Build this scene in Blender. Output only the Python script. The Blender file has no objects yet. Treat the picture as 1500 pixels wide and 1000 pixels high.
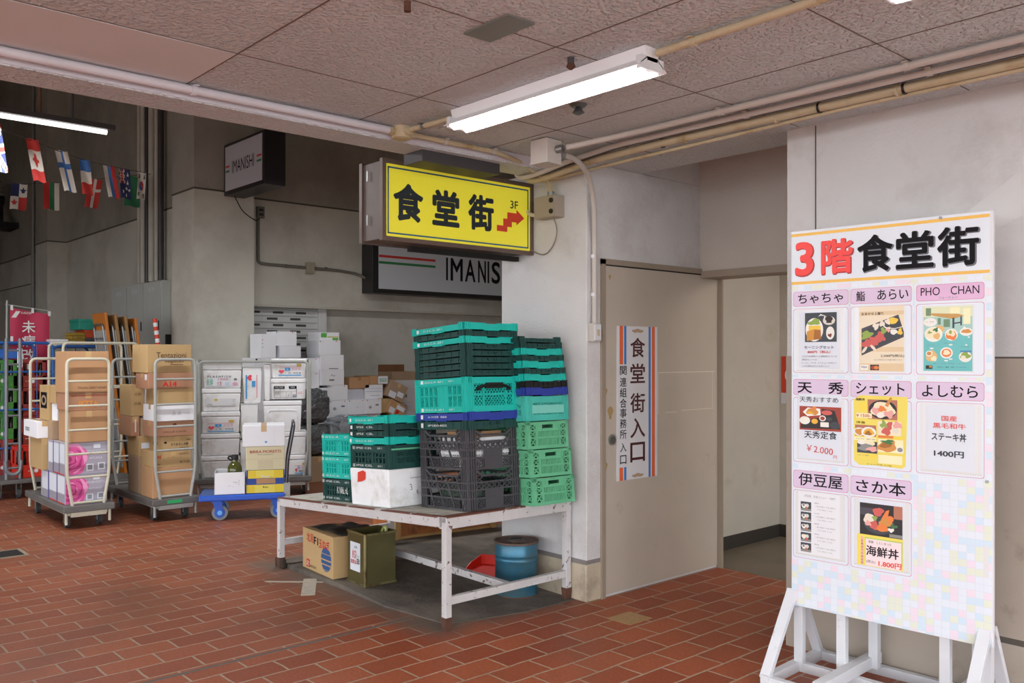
import bpy, math, random
from mathutils import Matrix, Vector, Euler
random.seed(7)
C = bpy.context.scene.collection
SC = bpy.context.scene
PI = math.pi

# ------------------------------------------------------------------ camera, world, exposure
YAW = math.radians(48.16)
cam = bpy.data.cameras.new('camera')
cam.sensor_width = 36.0
cam.lens = 36.0 * 1290.0 / 1500.0
cam.shift_y = 20.0 / 1500.0
cam.clip_end = 200
cam_o = bpy.data.objects.new('camera', cam)
C.objects.link(cam_o)
cam_o.location = (0, 0, 1.55)
cam_o.rotation_euler = (PI / 2, 0, YAW)
SC.camera = cam_o
SC.view_settings.view_transform = 'Standard'
SC.view_settings.look = 'None'
SC.view_settings.gamma = 1.0
SC.view_settings.use_curve_mapping = False
SC.view_settings.exposure = 1.66
w = bpy.data.worlds.new('overcast_sky')
SC.world = w
w.use_nodes = True
bg = w.node_tree.nodes['Background']
bg.inputs[0].default_value = (0.92, 0.96, 1.0, 1)
bg.inputs[1].default_value = 1.55


# ------------------------------------------------------------------ materials
def lin(h):
    h = h.lstrip('#')
    v = [int(h[i:i + 2], 16) / 255 for i in (0, 2, 4)]
    return tuple(x / 12.92 if x <= .04045 else ((x + .055) / 1.055) ** 2.4 for x in v) + (1,)


MATS = {}


def mat(name, col, rough=.6, metal=0.0, var=.0, scale=6.0, bump=0.0, bscale=80.0, emit=0.0, alpha=1.0, dirt=None, dirt_scale=3.0, dirt_lo=.52, dirt_hi=.7, trans=0.0, spec=None):
    """principled material; var = soft brightness mottling, dirt = colour of blotchy wear, bump = fine surface grain"""
    if name in MATS:
        return MATS[name]
    m = bpy.data.materials.new(name)
    m.use_nodes = True
    nt = m.node_tree
    N, L = nt.nodes, nt.links
    b = N['Principled BSDF']
    c = lin(col) if isinstance(col, str) else col
    b.inputs['Base Color'].default_value = c
    b.inputs['Roughness'].default_value = rough
    b.inputs['Metallic'].default_value = metal
    if spec is not None:
        b.inputs['Specular IOR Level'].default_value = spec
    if alpha < 1:
        b.inputs['Alpha'].default_value = alpha
    if trans > 0:
        b.inputs['Transmission Weight'].default_value = trans
    if emit > 0:
        b.inputs['Emission Color'].default_value = c
        b.inputs['Emission Strength'].default_value = emit
    if var > 0 or dirt or bump > 0:
        tc = N.new('ShaderNodeTexCoord')
    last = None
    if var > 0:
        n = N.new('ShaderNodeTexNoise')
        n.inputs['Scale'].default_value = scale
        n.inputs['Detail'].default_value = 5
        L.new(tc.outputs['Object'], n.inputs['Vector'])
        r = N.new('ShaderNodeMapRange')
        r.inputs[1].default_value = .3
        r.inputs[2].default_value = .7
        r.inputs[3].default_value = 1 - var
        r.inputs[4].default_value = 1 + var
        L.new(n.outputs[0], r.inputs[0])
        mx = N.new('ShaderNodeMix')
        mx.data_type = 'RGBA'
        mx.blend_type = 'MULTIPLY'
        mx.inputs[0].default_value = 1
        mx.inputs[6].default_value = c
        L.new(r.outputs[0], mx.inputs[7])
        last = mx.outputs[2]
    if dirt:
        n2 = N.new('ShaderNodeTexNoise')
        n2.inputs['Scale'].default_value = dirt_scale
        n2.inputs['Detail'].default_value = 8
        n2.inputs['Roughness'].default_value = .65
        L.new(tc.outputs['Object'], n2.inputs['Vector'])
        r2 = N.new('ShaderNodeMapRange')
        r2.inputs[1].default_value = dirt_lo
        r2.inputs[2].default_value = dirt_hi
        L.new(n2.outputs[0], r2.inputs[0])
        m2 = N.new('ShaderNodeMix')
        m2.data_type = 'RGBA'
        L.new(r2.outputs[0], m2.inputs[0])
        m2.inputs[6].default_value = c
        if last:
            L.new(last, m2.inputs[6])
        m2.inputs[7].default_value = lin(dirt)
        last = m2.outputs[2]
    if last:
        L.new(last, b.inputs['Base Color'])
    if bump > 0:
        n3 = N.new('ShaderNodeTexNoise')
        n3.inputs['Scale'].default_value = bscale
        n3.inputs['Detail'].default_value = 4
        L.new(tc.outputs['Object'], n3.inputs['Vector'])
        bp = N.new('ShaderNodeBump')
        bp.inputs['Strength'].default_value = bump
        bp.inputs['Distance'].default_value = .01 if bscale > 20 else .05
        L.new(n3.outputs[0], bp.inputs['Height'])
        L.new(bp.outputs[0], b.inputs['Normal'])
    MATS[name] = m
    return m


def floor_material():
    m = bpy.data.materials.new('terracotta paving')
    m.use_nodes = True
    nt = m.node_tree
    N, L = nt.nodes, nt.links
    b = N['Principled BSDF']
    geo = N.new('ShaderNodeNewGeometry')
    sp = N.new('ShaderNodeSeparateXYZ')
    L.new(geo.outputs['Position'], sp.inputs[0])
    cb = N.new('ShaderNodeCombineXYZ')
    L.new(sp.outputs[1], cb.inputs[0])
    L.new(sp.outputs[0], cb.inputs[1])
    # slight waviness of the laid courses
    wn = N.new('ShaderNodeTexNoise')
    wn.inputs['Scale'].default_value = 5
    L.new(geo.outputs['Position'], wn.inputs['Vector'])
    wv = N.new('ShaderNodeVectorMath')
    wv.operation = 'MULTIPLY_ADD'
    wv.inputs[1].default_value = (.018, .018, 0)
    L.new(wn.outputs['Color'], wv.inputs[0])
    L.new(cb.outputs[0], wv.inputs[2])
    br = N.new('ShaderNodeTexBrick')
    br.offset = .5
    br.inputs['Scale'].default_value = 1
    br.inputs['Brick Width'].default_value = .278
    br.inputs['Row Height'].default_value = .172
    br.inputs['Mortar Size'].default_value = .0065
    br.inputs['Mortar Smooth'].default_value = .25
    br.inputs['Color1'].default_value = lin('#aa5b39')
    br.inputs['Color2'].default_value = lin('#91462b')
    br.inputs['Mortar'].default_value = lin('#ab9680')
    L.new(wv.outputs[0], br.inputs['Vector'])
    n = N.new('ShaderNodeTexNoise')
    n.inputs['Scale'].default_value = 60
    n.inputs['Detail'].default_value = 4
    L.new(geo.outputs['Position'], n.inputs['Vector'])
    r = N.new('ShaderNodeMapRange')
    r.inputs[1].default_value = .25
    r.inputs[2].default_value = .75
    r.inputs[3].default_value = .8
    r.inputs[4].default_value = 1.2
    L.new(n.outputs[0], r.inputs[0])
    mx = N.new('ShaderNodeMix')
    mx.data_type = 'RGBA'
    mx.blend_type = 'MULTIPLY'
    mx.inputs[0].default_value = 1
    L.new(br.outputs[0], mx.inputs[6])
    L.new(r.outputs[0], mx.inputs[7])
    # broad grime, plus a ramp that darkens the floor towards the hall
    n2 = N.new('ShaderNodeTexNoise')
    n2.inputs['Scale'].default_value = .9
    n2.inputs['Detail'].default_value = 7
    n2.inputs['Roughness'].default_value = .6
    L.new(geo.outputs['Position'], n2.inputs['Vector'])
    r2 = N.new('ShaderNodeMapRange')
    r2.inputs[1].default_value = .48
    r2.inputs[2].default_value = .75
    r2.inputs[4].default_value = .55
    L.new(n2.outputs[0], r2.inputs[0])
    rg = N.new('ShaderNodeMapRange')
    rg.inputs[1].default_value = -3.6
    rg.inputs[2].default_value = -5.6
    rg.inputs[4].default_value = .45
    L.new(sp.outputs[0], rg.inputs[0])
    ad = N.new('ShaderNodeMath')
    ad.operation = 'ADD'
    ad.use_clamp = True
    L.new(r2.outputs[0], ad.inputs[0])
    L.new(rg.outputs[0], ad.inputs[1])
    m2 = N.new('ShaderNodeMix')
    m2.data_type = 'RGBA'
    L.new(ad.outputs[0], m2.inputs[0])
    L.new(mx.outputs[2], m2.inputs[6])
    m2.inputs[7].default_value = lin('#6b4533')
    # worn cement smear around the platform (a stain with its own outline)
    vd = N.new('ShaderNodeVectorMath')
    vd.operation = 'MULTIPLY_ADD'
    vd.inputs[1].default_value = (.5, .5, 0)
    L.new(wn.outputs['Color'], vd.inputs[0])
    n4 = N.new('ShaderNodeTexNoise')
    n4.inputs['Scale'].default_value = 3.5
    n4.inputs['Detail'].default_value = 6
    L.new(geo.outputs['Position'], n4.inputs['Vector'])

    def band(out, lo, hi, soft):
        a = N.new('ShaderNodeMapRange')
        a.inputs[1].default_value = lo - soft
        a.inputs[2].default_value = lo
        L.new(out, a.inputs[0])
        c2 = N.new('ShaderNodeMapRange')
        c2.inputs[1].default_value = hi
        c2.inputs[2].default_value = hi + soft
        c2.inputs[3].default_value = 1
        c2.inputs[4].default_value = 0
        L.new(out, c2.inputs[0])
        q = N.new('ShaderNodeMath')
        q.operation = 'MULTIPLY'
        L.new(a.outputs[0], q.inputs[0])
        L.new(c2.outputs[0], q.inputs[1])
        return q.outputs[0]
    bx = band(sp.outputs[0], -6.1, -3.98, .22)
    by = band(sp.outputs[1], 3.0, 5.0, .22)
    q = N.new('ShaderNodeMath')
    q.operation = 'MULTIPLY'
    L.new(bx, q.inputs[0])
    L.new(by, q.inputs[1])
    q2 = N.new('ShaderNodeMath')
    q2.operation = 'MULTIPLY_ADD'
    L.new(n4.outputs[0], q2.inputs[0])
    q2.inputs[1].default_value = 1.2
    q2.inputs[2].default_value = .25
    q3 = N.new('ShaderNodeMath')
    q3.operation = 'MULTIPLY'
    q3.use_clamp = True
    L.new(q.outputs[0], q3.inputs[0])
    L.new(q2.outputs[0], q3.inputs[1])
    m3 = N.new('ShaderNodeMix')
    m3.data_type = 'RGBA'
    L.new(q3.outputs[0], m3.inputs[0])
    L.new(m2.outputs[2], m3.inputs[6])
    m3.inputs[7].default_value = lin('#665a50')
    L.new(m3.outputs[2], b.inputs['Base Color'])
    b.inputs['Roughness'].default_value = .5
    b.inputs['Specular IOR Level'].default_value = .35
    bp = N.new('ShaderNodeBump')
    bp.inputs['Strength'].default_value = .35
    bp.inputs['Distance'].default_value = .003
    bp.invert = True
    L.new(br.outputs['Fac'], bp.inputs['Height'])
    L.new(bp.outputs[0], b.inputs['Normal'])
    return m


def ceiling_material():
    m = bpy.data.materials.new('textured ceiling boards')
    m.use_nodes = True
    nt = m.node_tree
    N, L = nt.nodes, nt.links
    b = N['Principled BSDF']
    geo = N.new('ShaderNodeNewGeometry')
    n = N.new('ShaderNodeTexNoise')
    n.inputs['Scale'].default_value = 55
    n.inputs['Detail'].default_value = 2
    L.new(geo.outputs['Position'], n.inputs['Vector'])
    r = N.new('ShaderNodeMapRange')
    r.inputs[1].default_value = .45
    r.inputs[2].default_value = .7
    L.new(n.outputs[0], r.inputs[0])
    bp = N.new('ShaderNodeBump')
    bp.inputs['Strength'].default_value = .9
    bp.inputs['Distance'].default_value = .013
    L.new(r.outputs[0], bp.inputs['Height'])
    L.new(bp.outputs[0], b.inputs['Normal'])
    n2 = N.new('ShaderNodeTexNoise')
    n2.inputs['Scale'].default_value = 1.2
    n2.inputs['Detail'].default_value = 5
    L.new(geo.outputs['Position'], n2.inputs['Vector'])
    cr = N.new('ShaderNodeValToRGB')
    cr.color_ramp.elements[0].position = .3
    cr.color_ramp.elements[0].color = lin('#ced3d6')
    cr.color_ramp.elements[1].position = .75
    cr.color_ramp.elements[1].color = lin('#d8dde0')
    L.new(n2.outputs[0], cr.inputs[0])
    L.new(cr.outputs[0], b.inputs['Base Color'])
    b.inputs['Roughness'].default_value = .75
    return m


def mosaic_material():
    m = bpy.data.materials.new('pastel mosaic sheet')
    m.use_nodes = True
    nt = m.node_tree
    N, L = nt.nodes, nt.links
    b = N['Principled BSDF']
    tc = N.new('ShaderNodeTexCoord')
    sc_ = N.new('ShaderNodeVectorMath')
    sc_.operation = 'MULTIPLY'
    sc_.inputs[1].default_value = (1 / .0335, 0, 1 / .031)
    L.new(tc.outputs['Object'], sc_.inputs[0])
    fl = N.new('ShaderNodeVectorMath')
    fl.operation = 'FLOOR'
    L.new(sc_.outputs[0], fl.inputs[0])
    wn = N.new('ShaderNodeTexWhiteNoise')
    wn.noise_dimensions = '3D'
    L.new(fl.outputs[0], wn.inputs['Vector'])
    cr = N.new('ShaderNodeValToRGB')
    cr.color_ramp.interpolation = 'CONSTANT'
    e = cr.color_ramp.elements
    e[0].position = 0
    e[0].color = lin('#e0e7f0')
    e[1].position = .38
    e[1].color = lin('#e9dbe7')
    for p, c in ((.58, '#d0e2ef'), (.79, '#e0e5d5')):
        x = e.new(p)
        x.color = lin(c)
    L.new(wn.outputs['Value'], cr.inputs[0])
    fr = N.new('ShaderNodeVectorMath')
    fr.operation = 'FRACTION'
    L.new(sc_.outputs[0], fr.inputs[0])
    sp = N.new('ShaderNodeSeparateXYZ')
    L.new(fr.outputs[0], sp.inputs[0])
    mn = N.new('ShaderNodeMath')
    mn.operation = 'MINIMUM'
    L.new(sp.outputs[0], mn.inputs[0])
    L.new(sp.outputs[2], mn.inputs[1])
    lt = N.new('ShaderNodeMath')
    lt.operation = 'LESS_THAN'
    lt.inputs[1].default_value = .05
    L.new(mn.outputs[0], lt.inputs[0])
    mx = N.new('ShaderNodeMix')
    mx.data_type = 'RGBA'
    L.new(lt.outputs[0], mx.inputs[0])
    L.new(cr.outputs[0], mx.inputs[6])
    mx.inputs[7].default_value = lin('#d6dbe3')
    L.new(mx.outputs[2], b.inputs['Base Color'])
    b.inputs['Roughness'].default_value = .35
    MATS['mosaic'] = m
    return m


def concrete(name, col, dark, s=1.5):
    return mat(name, col, .85, var=.07, scale=s, bump=.25, bscale=90, dirt=dirt_or(dark), dirt_scale=1.7, dirt_lo=.5, dirt_hi=.8)


def dirt_or(d):
    return d


M_floor = floor_material()
M_ceil = ceiling_material()
mosaic_material()
M_wall = mat('painted concrete', '#d2d1d1', .85, var=.05, scale=2.5, bump=.35, bscale=70, dirt='#bfbbb9', dirt_scale=2.2, dirt_lo=.5, dirt_hi=.72)
M_hall = mat('hall concrete', '#c4c1b6', .9, var=.09, scale=1.3, bump=.3, bscale=50, dirt='#a5a194', dirt_scale=.9, dirt_lo=.48, dirt_hi=.75)
M_hallback = mat('hall pale wall', '#c2c0b8', .8, var=.05, scale=1.2, dirt='#aaa89e', dirt_scale=1.1)
M_base = mat('bare plinth plaster', '#bcae98', .9, var=.1, scale=5, bump=.3, bscale=60, dirt='#8f8272', dirt_scale=4)
M_greige = mat('greige wall paint', '#aca093', .75, var=.07, scale=3, dirt='#8d8173', dirt_scale=4, dirt_lo=.58, dirt_hi=.75)
M_door = mat('beige door paint', '#bbb0a3', .5, var=.05, scale=2.5, dirt='#a08f7a', dirt_scale=3.5, dirt_lo=.62, dirt_hi=.8)
M_frame = mat('door frame paint', '#988b7c', .6, var=.05)
M_darkgap = mat('dark gap', '#1c1a18', .9)
M_slab = mat('grimy cement', '#6a6158', .85, var=.2, scale=7, bump=.5, bscale=40, dirt='#4a443e', dirt_scale=2.5, dirt_lo=.45, dirt_hi=.65)
M_lilac = mat('lilac white trim', '#d2d0d8', .6, var=.03)
M_white = mat('white paint', '#dcdde1', .5)
M_conduit = mat('pinkish conduit paint', '#c6bfb8', .5, var=.04)
M_conduit_w = mat('white conduit paint', '#d3d2da', .5, var=.03)
M_conduit_y = mat('cream conduit paint', '#c4b697', .5, var=.05, dirt='#a58f68', dirt_scale=6)
M_black = mat('black plastic', '#191919', .5)
M_blacktape = mat('black tape', '#141414', .4)
M_darkmetal = mat('dark grey steel', '#4b494b', .5, metal=.3, var=.05)
M_steel = mat('galvanised steel', '#9a9c9d', .4, metal=.8, var=.06)
M_rust = mat('rusty steel', '#5a3a2c', .85, var=.2, scale=20, bump=.4, bscale=80)
M_tablewhite = mat('chipped white paint', '#c9c6c6', .55, var=.05, scale=9, dirt='#5c4236', dirt_scale=22, dirt_lo=.60, dirt_hi=.64)
M_tablerust = mat('rust worn edge', '#6a3d2e', .7, var=.15, scale=14, dirt='#c2bdba', dirt_scale=3.5, dirt_lo=.54, dirt_hi=.60)
M_tabletop = mat('pale worn tabletop', '#bdb9ae', .7, var=.1, scale=5, dirt='#7d7568', dirt_scale=6)
M_card = mat('brown cardboard', '#b98f68', .85, var=.04, scale=4)
M_card2 = mat('tan cardboard', '#b99a6c', .85, var=.04, scale=4)
M_card3 = mat('pinkish cardboard', '#ad8064', .85, var=.04, scale=4)
M_card4 = mat('grey brown cardboard', '#a48a70', .85, var=.05, scale=4)
M_carddark = mat('dark brown board', '#7d5437', .8, var=.1, scale=6)  # darker brown than the other boards, for an open flap
M_tape = mat('packing tape', '#c9a878', .25)
M_tapeb = mat('brown packing tape', '#a77f55', .25)
M_cwhite = mat('white cardboard', '#edeef3', .7, var=.02, scale=5)
M_foam = mat('white foam', '#f1f2f4', .75, var=.03, scale=9, dirt='#d2d0ca', dirt_scale=5)
M_teal = mat('teal plastic', '#1cbcae', .4, var=.06, scale=8)
M_teald = mat('dusty teal plastic', '#46b9aa', .5, var=.1, scale=6)
M_green_d = mat('dark green plastic', '#1d4642', .45, var=.08, scale=8)
M_green = mat('mid green plastic', '#66b98c', .5, var=.07, scale=8)
M_blue = mat('blue plastic', '#2c3f9c', .45, var=.06, scale=8)
M_charcoal = mat('charcoal plastic', '#47464a', .5, var=.12, scale=7)
M_ink = mat('black ink', '#17161a', .6, spec=.15)
M_inkb = mat('brown ink', '#5a3a2c', .7, spec=.15)
M_inkr = mat('red ink', '#c8392f', .6, spec=.15)
M_inkw = mat('white ink', '#e8e8e6', .6)
M_inkg = mat('grey ink', '#77767a', .7)
M_inkgreen = mat('green ink', '#3a9a64', .7)
M_inkblue = mat('blue ink', '#2e86c8', .6)
M_wheel = mat('grey rubber', '#3c3c3e', .7)
M_cream = mat('cream powder coat', '#c9c5b2', .45, var=.04, dirt='#8f8874', dirt_scale=8, dirt_lo=.6, dirt_hi=.75)
M_grey = mat('grey powder coat', '#a6a8a4', .45, var=.04)
M_cartdeck = mat('dark cart deck', '#6c6b69', .5, metal=.2, var=.1, scale=8)
M_lamp = mat('lit tube', (1, .98, .95, 1), emit=6.0)
M_lamp2 = mat('lit hall tube', (1, .99, .97, 1), emit=1.0)
M_reflector = mat('white reflector', '#f2f2f4', .4)
M_red = mat('signal red', '#d8432c', .5)
M_paper = mat('paper white', '#dce1ea', .5)

# ------------------------------------------------------------------ mesh helpers


class MB:
    def __init__(s):
        s.v, s.f, s.m = [], [], []
        s.M = Matrix.Identity(4)

    def _add(s, vs, fs, m):
        o = len(s.v)
        s.v += [tuple(s.M @ Vector(p)) for p in vs]
        s.f += [tuple(i + o for i in f) for f in fs]
        s.m += [m] * len(fs)
        return s

    def box(s, x0, x1, y0, y1, z0, z1, m=0):
        return s._add([(x0, y0, z0), (x1, y0, z0), (x1, y1, z0), (x0, y1, z0), (x0, y0, z1), (x1, y0, z1), (x1, y1, z1), (x0, y1, z1)],
                      [(0, 3, 2, 1), (4, 5, 6, 7), (0, 1, 5, 4), (1, 2, 6, 5), (2, 3, 7, 6), (3, 0, 4, 7)], m)

    def taper(s, x0, x1, y0, y1, z0, z1, i, m=0):
        """box whose foot is inset by i"""
        return s._add([(x0 + i, y0 + i, z0), (x1 - i, y0 + i, z0), (x1 - i, y1 - i, z0), (x0 + i, y1 - i, z0), (x0, y0, z1), (x1, y0, z1), (x1, y1, z1), (x0, y1, z1)],
                      [(0, 3, 2, 1), (4, 5, 6, 7), (0, 1, 5, 4), (1, 2, 6, 5), (2, 3, 7, 6), (3, 0, 4, 7)], m)

    def beam(s, p0, p1, a, b, up=(0, 0, 1), m=0):
        """square bar from p0 to p1, a wide (sideways) and b deep (towards up)"""
        p0, p1 = Vector(p0), Vector(p1)
        d = (p1 - p0).normalized()
        u = Vector(up)
        r = d.cross(u)
        if r.length < 1e-5:
            r = d.cross(Vector((1, 0, 0)))
        r.normalize()
        u = r.cross(d)
        q = [(-a / 2, -b / 2), (a / 2, -b / 2), (a / 2, b / 2), (-a / 2, b / 2)]
        vs = [tuple(p + r * x + u * y) for p in (p0, p1) for x, y in q]
        return s._add(vs, [(0, 1, 2, 3), (7, 6, 5, 4), (0, 4, 5, 1), (1, 5, 6, 2), (2, 6, 7, 3), (3, 7, 4, 0)], m)

    def cyl(s, p0, p1, r0, r1=None, n=14, m=0):
        r1 = r0 if r1 is None else r1
        p0, p1 = Vector(p0), Vector(p1)
        d = (p1 - p0).normalized()
        a = d.cross(Vector((0, 0, 1)))
        if a.length < 1e-5:
            a = Vector((1, 0, 0))
        a.normalize()
        b = d.cross(a)
        vs = []
        for p, r in ((p0, r0), (p1, r1)):
            vs += [tuple(p + (a * math.cos(2 * PI * i / n) + b * math.sin(2 * PI * i / n)) * r) for i in range(n)]
        fs = [(i, (i + 1) % n, n + (i + 1) % n, n + i) for i in range(n)]
        fs += [tuple(range(n - 1, -1, -1)), tuple(range(n, 2 * n))]
        return s._add(vs, fs, m)

    def lathe(s, c, prof, n=24, m=0):
        c = Vector(c)
        vs, fs = [], []
        for r, z in prof:
            vs += [(c.x + r * math.cos(2 * PI * i / n), c.y + r * math.sin(2 * PI * i / n), c.z + z) for i in range(n)]
        for k in range(len(prof) - 1):
            for i in range(n):
                j = (i + 1) % n
                fs.append((k * n + i, k * n + j, (k + 1) * n + j, (k + 1) * n + i))
        fs.append(tuple(range(n - 1, -1, -1)))
        fs.append(tuple(range((len(prof) - 1) * n, len(prof) * n)))
        return s._add(vs, fs, m)

    def tube(s, pts, r, n=8, m=0):
        pts = [Vector(p) for p in pts]
        vs, fs = [], []
        ref = None
        for k, p in enumerate(pts):
            if k == 0:
                d = pts[1] - p
            elif k == len(pts) - 1:
                d = p - pts[-2]
            else:
                d = (pts[k + 1] - p).normalized() + (p - pts[k - 1]).normalized()
            d.normalize()
            if ref is None:
                ref = d.cross(Vector((0, 0, 1)))
                if ref.length < .05:
                    ref = d.cross(Vector((1, 0, 0)))
            ref = (ref - d * ref.dot(d)).normalized()
            b = d.cross(ref)
            vs += [tuple(p + (ref * math.cos(2 * PI * i / n) + b * math.sin(2 * PI * i / n)) * r) for i in range(n)]
        for k in range(len(pts) - 1):
            for i in range(n):
                j = (i + 1) % n
                fs.append((k * n + i, k * n + j, (k + 1) * n + j, (k + 1) * n + i))
        fs.append(tuple(range(n - 1, -1, -1)))
        fs.append(tuple(range((len(pts) - 1) * n, len(pts) * n)))
        return s._add(vs, fs, m)

    def poly(s, pts, m=0):
        return s._add(pts, [tuple(range(len(pts)))], m)

    def prism(s, pts2, f, t, m=0):
        """pts2: outline (a,b); f maps (a,b,depth)->point; t thickness"""
        n = len(pts2)
        vs = [f(a, b, 0) for a, b in pts2] + [f(a, b, t) for a, b in pts2]
        fs = [tuple(range(n)), tuple(range(2 * n - 1, n - 1, -1))]
        fs += [(i, n + i, n + (i + 1) % n, (i + 1) % n) for i in range(n)]
        return s._add(vs, fs, m)

    def build(s, name, mats, parent=None, smooth=False, bevel=0.0, loc=None, rz=None):
        me = bpy.data.meshes.new(name)
        me.from_pydata(s.v, [], s.f)
        if not isinstance(mats, (list, tuple)):
            mats = [mats]
        for q in mats:
            me.materials.append(q)
        me.polygons.foreach_set('material_index', s.m)
        if smooth:
            me.polygons.foreach_set('use_smooth', [True] * len(me.polygons))
            me.set_sharp_from_angle(angle=math.radians(40))
        me.update()
        o = bpy.data.objects.new(name, me)
        C.objects.link(o)
        if parent:
            o.parent = parent
        if loc:
            o.location = loc
        if rz:
            o.rotation_euler = (0, 0, rz)
        if bevel > 0:
            b = o.modifiers.new('b', 'BEVEL')
            b.width = bevel
            b.segments = 2
            b.limit_method = 'ANGLE'
            b.angle_limit = math.radians(50)
        return o


def tag(o, label, cat, group=None):
    o['label'] = label
    o['category'] = cat
    if group:
        o['group'] = group
    return o


def thing(name, label, cat, loc=(0, 0, 0), rz=0.0, group=None):
    o = bpy.data.objects.new(name, None)
    o.empty_display_size = .1
    C.objects.link(o)
    o.location = loc
    o.rotation_euler = (0, 0, rz)
    return tag(o, label, cat, group)


def struct(o, label=None):
    o['kind'] = 'structure'
    if label:
        o['label'] = label
        o['category'] = label.split()[-1]
    return o


def rnd(path, r=.04, n=5):
    """round the inner corners of a polyline"""
    P = [Vector(p) for p in path]
    out = [P[0]]
    for i in range(1, len(P) - 1):
        a, b, c = P[i - 1], P[i], P[i + 1]
        q = min(r, (a - b).length * .49, (c - b).length * .49)
        s0 = b + (a - b).normalized() * q
        s1 = b + (c - b).normalized() * q
        for k in range(n + 1):
            t = k / n
            out.append((1 - t) ** 2 * s0 + 2 * t * (1 - t) * b + t * t * s1)
    out.append(P[-1])
    return out


AX = {'+x': (Vector((0, 1, 0)), Vector((0, 0, 1)), Vector((1, 0, 0))),
      '-y': (Vector((1, 0, 0)), Vector((0, 0, 1)), Vector((0, -1, 0))),
      '+z': (Vector((1, 0, 0)), Vector((0, 1, 0)), Vector((0, 0, 1))),
      '-x': (Vector((0, -1, 0)), Vector((0, 0, 1)), Vector((-1, 0, 0)))}
_tc = {}


def text_verts(s, bold):
    k = s
    if k not in _tc:
        cu = bpy.data.curves.new('t', 'FONT')
        cu.body = s
        cu.align_x = 'CENTER'
        cu.resolution_u = 4
        o = bpy.data.objects.new('t', cu)
        me = bpy.data.meshes.new_from_object(o)
        V = [tuple(v.co) for v in me.vertices]
        F = [tuple(p.vertices) for p in me.polygons]
        bpy.data.objects.remove(o)
        bpy.data.curves.remove(cu)
        bpy.data.meshes.remove(me)
        _tc[k] = (V, F)
    return _tc[k]


def put_text(mb, s, c, r, u, w=None, h=None, bold=0.0, m=0, rot=0.0, shear=0.0):
    """add the words s centred at c on the plane (r right, u up); fitted to w by h"""
    V, F = text_verts(s, bold)
    if not V:
        return
    xs = [v[0] for v in V]
    ys = [v[1] for v in V]
    bw, bh = max(xs) - min(xs), max(ys) - min(ys)
    cx, cy = (max(xs) + min(xs)) / 2, (max(ys) + min(ys)) / 2
    sx = w / bw if w else h / bh
    sy = h / bh if h else w / bw
    c, r, u = Vector(c), Vector(r), Vector(u)
    cr, sr = math.cos(rot), math.sin(rot)
    # heavier strokes: the outline swept round a small circle
    if bold > .005:
        sx *= bw / (bw + 2 * bold)
        sy *= bh / (bh + 2 * bold)
        n = 10 if bold >= .03 else 6
        sw = [(bold * math.cos(2 * PI * i / n), bold * math.sin(2 * PI * i / n)) for i in range(n)]
    else:
        sw = [(0, 0)]
    nv_ = r.cross(u).normalized()
    for kk, (dx, dy) in enumerate(sw):
        vs = []
        ck = c + nv_ * (.00003 * kk)
        for x, y, _ in V:
            a, b = (x + dx - cx) * sx, (y + dy - cy) * sy
            a += b * shear
            a, b = a * cr - b * sr, a * sr + b * cr
            vs.append(tuple(ck + r * a + u * b))
        mb._add(vs, F, m)


def lettering(parent, items, mats, name='lettering'):
    """items: (text, centre, face, w, h, bold, material index[, rot])"""
    mb = MB()
    for it in items:
        s, c, face, w_, h_, bold, mi = it[:7]
        r, u, n = AX[face] if isinstance(face, str) else face
        put_text(mb, s, c, r, u, w_, h_, bold, mi, it[7] if len(it) > 7 else 0)
    return mb.build(name, mats, parent)


# =====================================================================================  THE SETTING
struct(MB().box(-32, 3.0, -8, 11, -.1, 0).build('floor', M_floor))
struct(MB().box(3.0, 30, -30, 11, -.1, 0).box(-32, 3.0, -30, -8, -.1, 0).build('ground_yard', mat('pale yard concrete', '#a19f9a', .9, var=.06)))
struct(MB().box(-3.9, 2.6, -3.0, 4.24, 2.75, 2.95).build('ceiling', M_ceil))
# beam over the opening to the loading hall, with the hall's upper wall on top of it
struct(MB().box(-4.12, -3.9, -8.2, 9, 2.686, 8.0).build('trim_1', M_ceil))
struct(MB().box(-3.9, -3.894, -3.0, 4.03, 2.692, 2.75).build('trim_2', M_lilac))
# ceiling board joints
mb = MB()
for y in (-1.16, -.27, .63, 1.525, 2.415, 3.31):
    mb.box(-3.9, 2.6, y - .003, y + .003, 2.7485, 2.7505)
for x in (-3.34, -2.44, -1.59, -.7, .2, 1.1, 2.0):
    mb.box(x - .0025, x + .0025, -3, 4.2, 2.7485, 2.7505)
struct(mb.build('trim_3', mat('board joint', '#6d5f58', .9)))
# smooth replacement panel along the edge
struct(MB().box(-3.88, -3.345, -1.5, 1.52, 2.747, 2.7495).build('trim_4', mat('smooth ceiling board', '#d9dbde', .7, var=.03, scale=2)))

# pillar with the sliding-door pocket
struct(MB().box(-4.61, -3.80, 4.03, 5.42, 0, 2.76).build('wall_pillar', M_wall, bevel=.006))
struct(MB().box(-4.61, -3.80, 4.24, 5.42, 2.76, 3.0).build('wall_over_door', M_wall))
base = MB().box(-4.615, -3.797, 4.024, 4.17, 0, .235)
struct(base.build('baseboard_pillar', M_base, bevel=.008))
mb = MB()
mb.box(-4.613, -3.798, 4.026, 4.17, .235, .262)
struct(mb.build('trim_5', mat('grey edge band', '#817b78', .8)))
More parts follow.
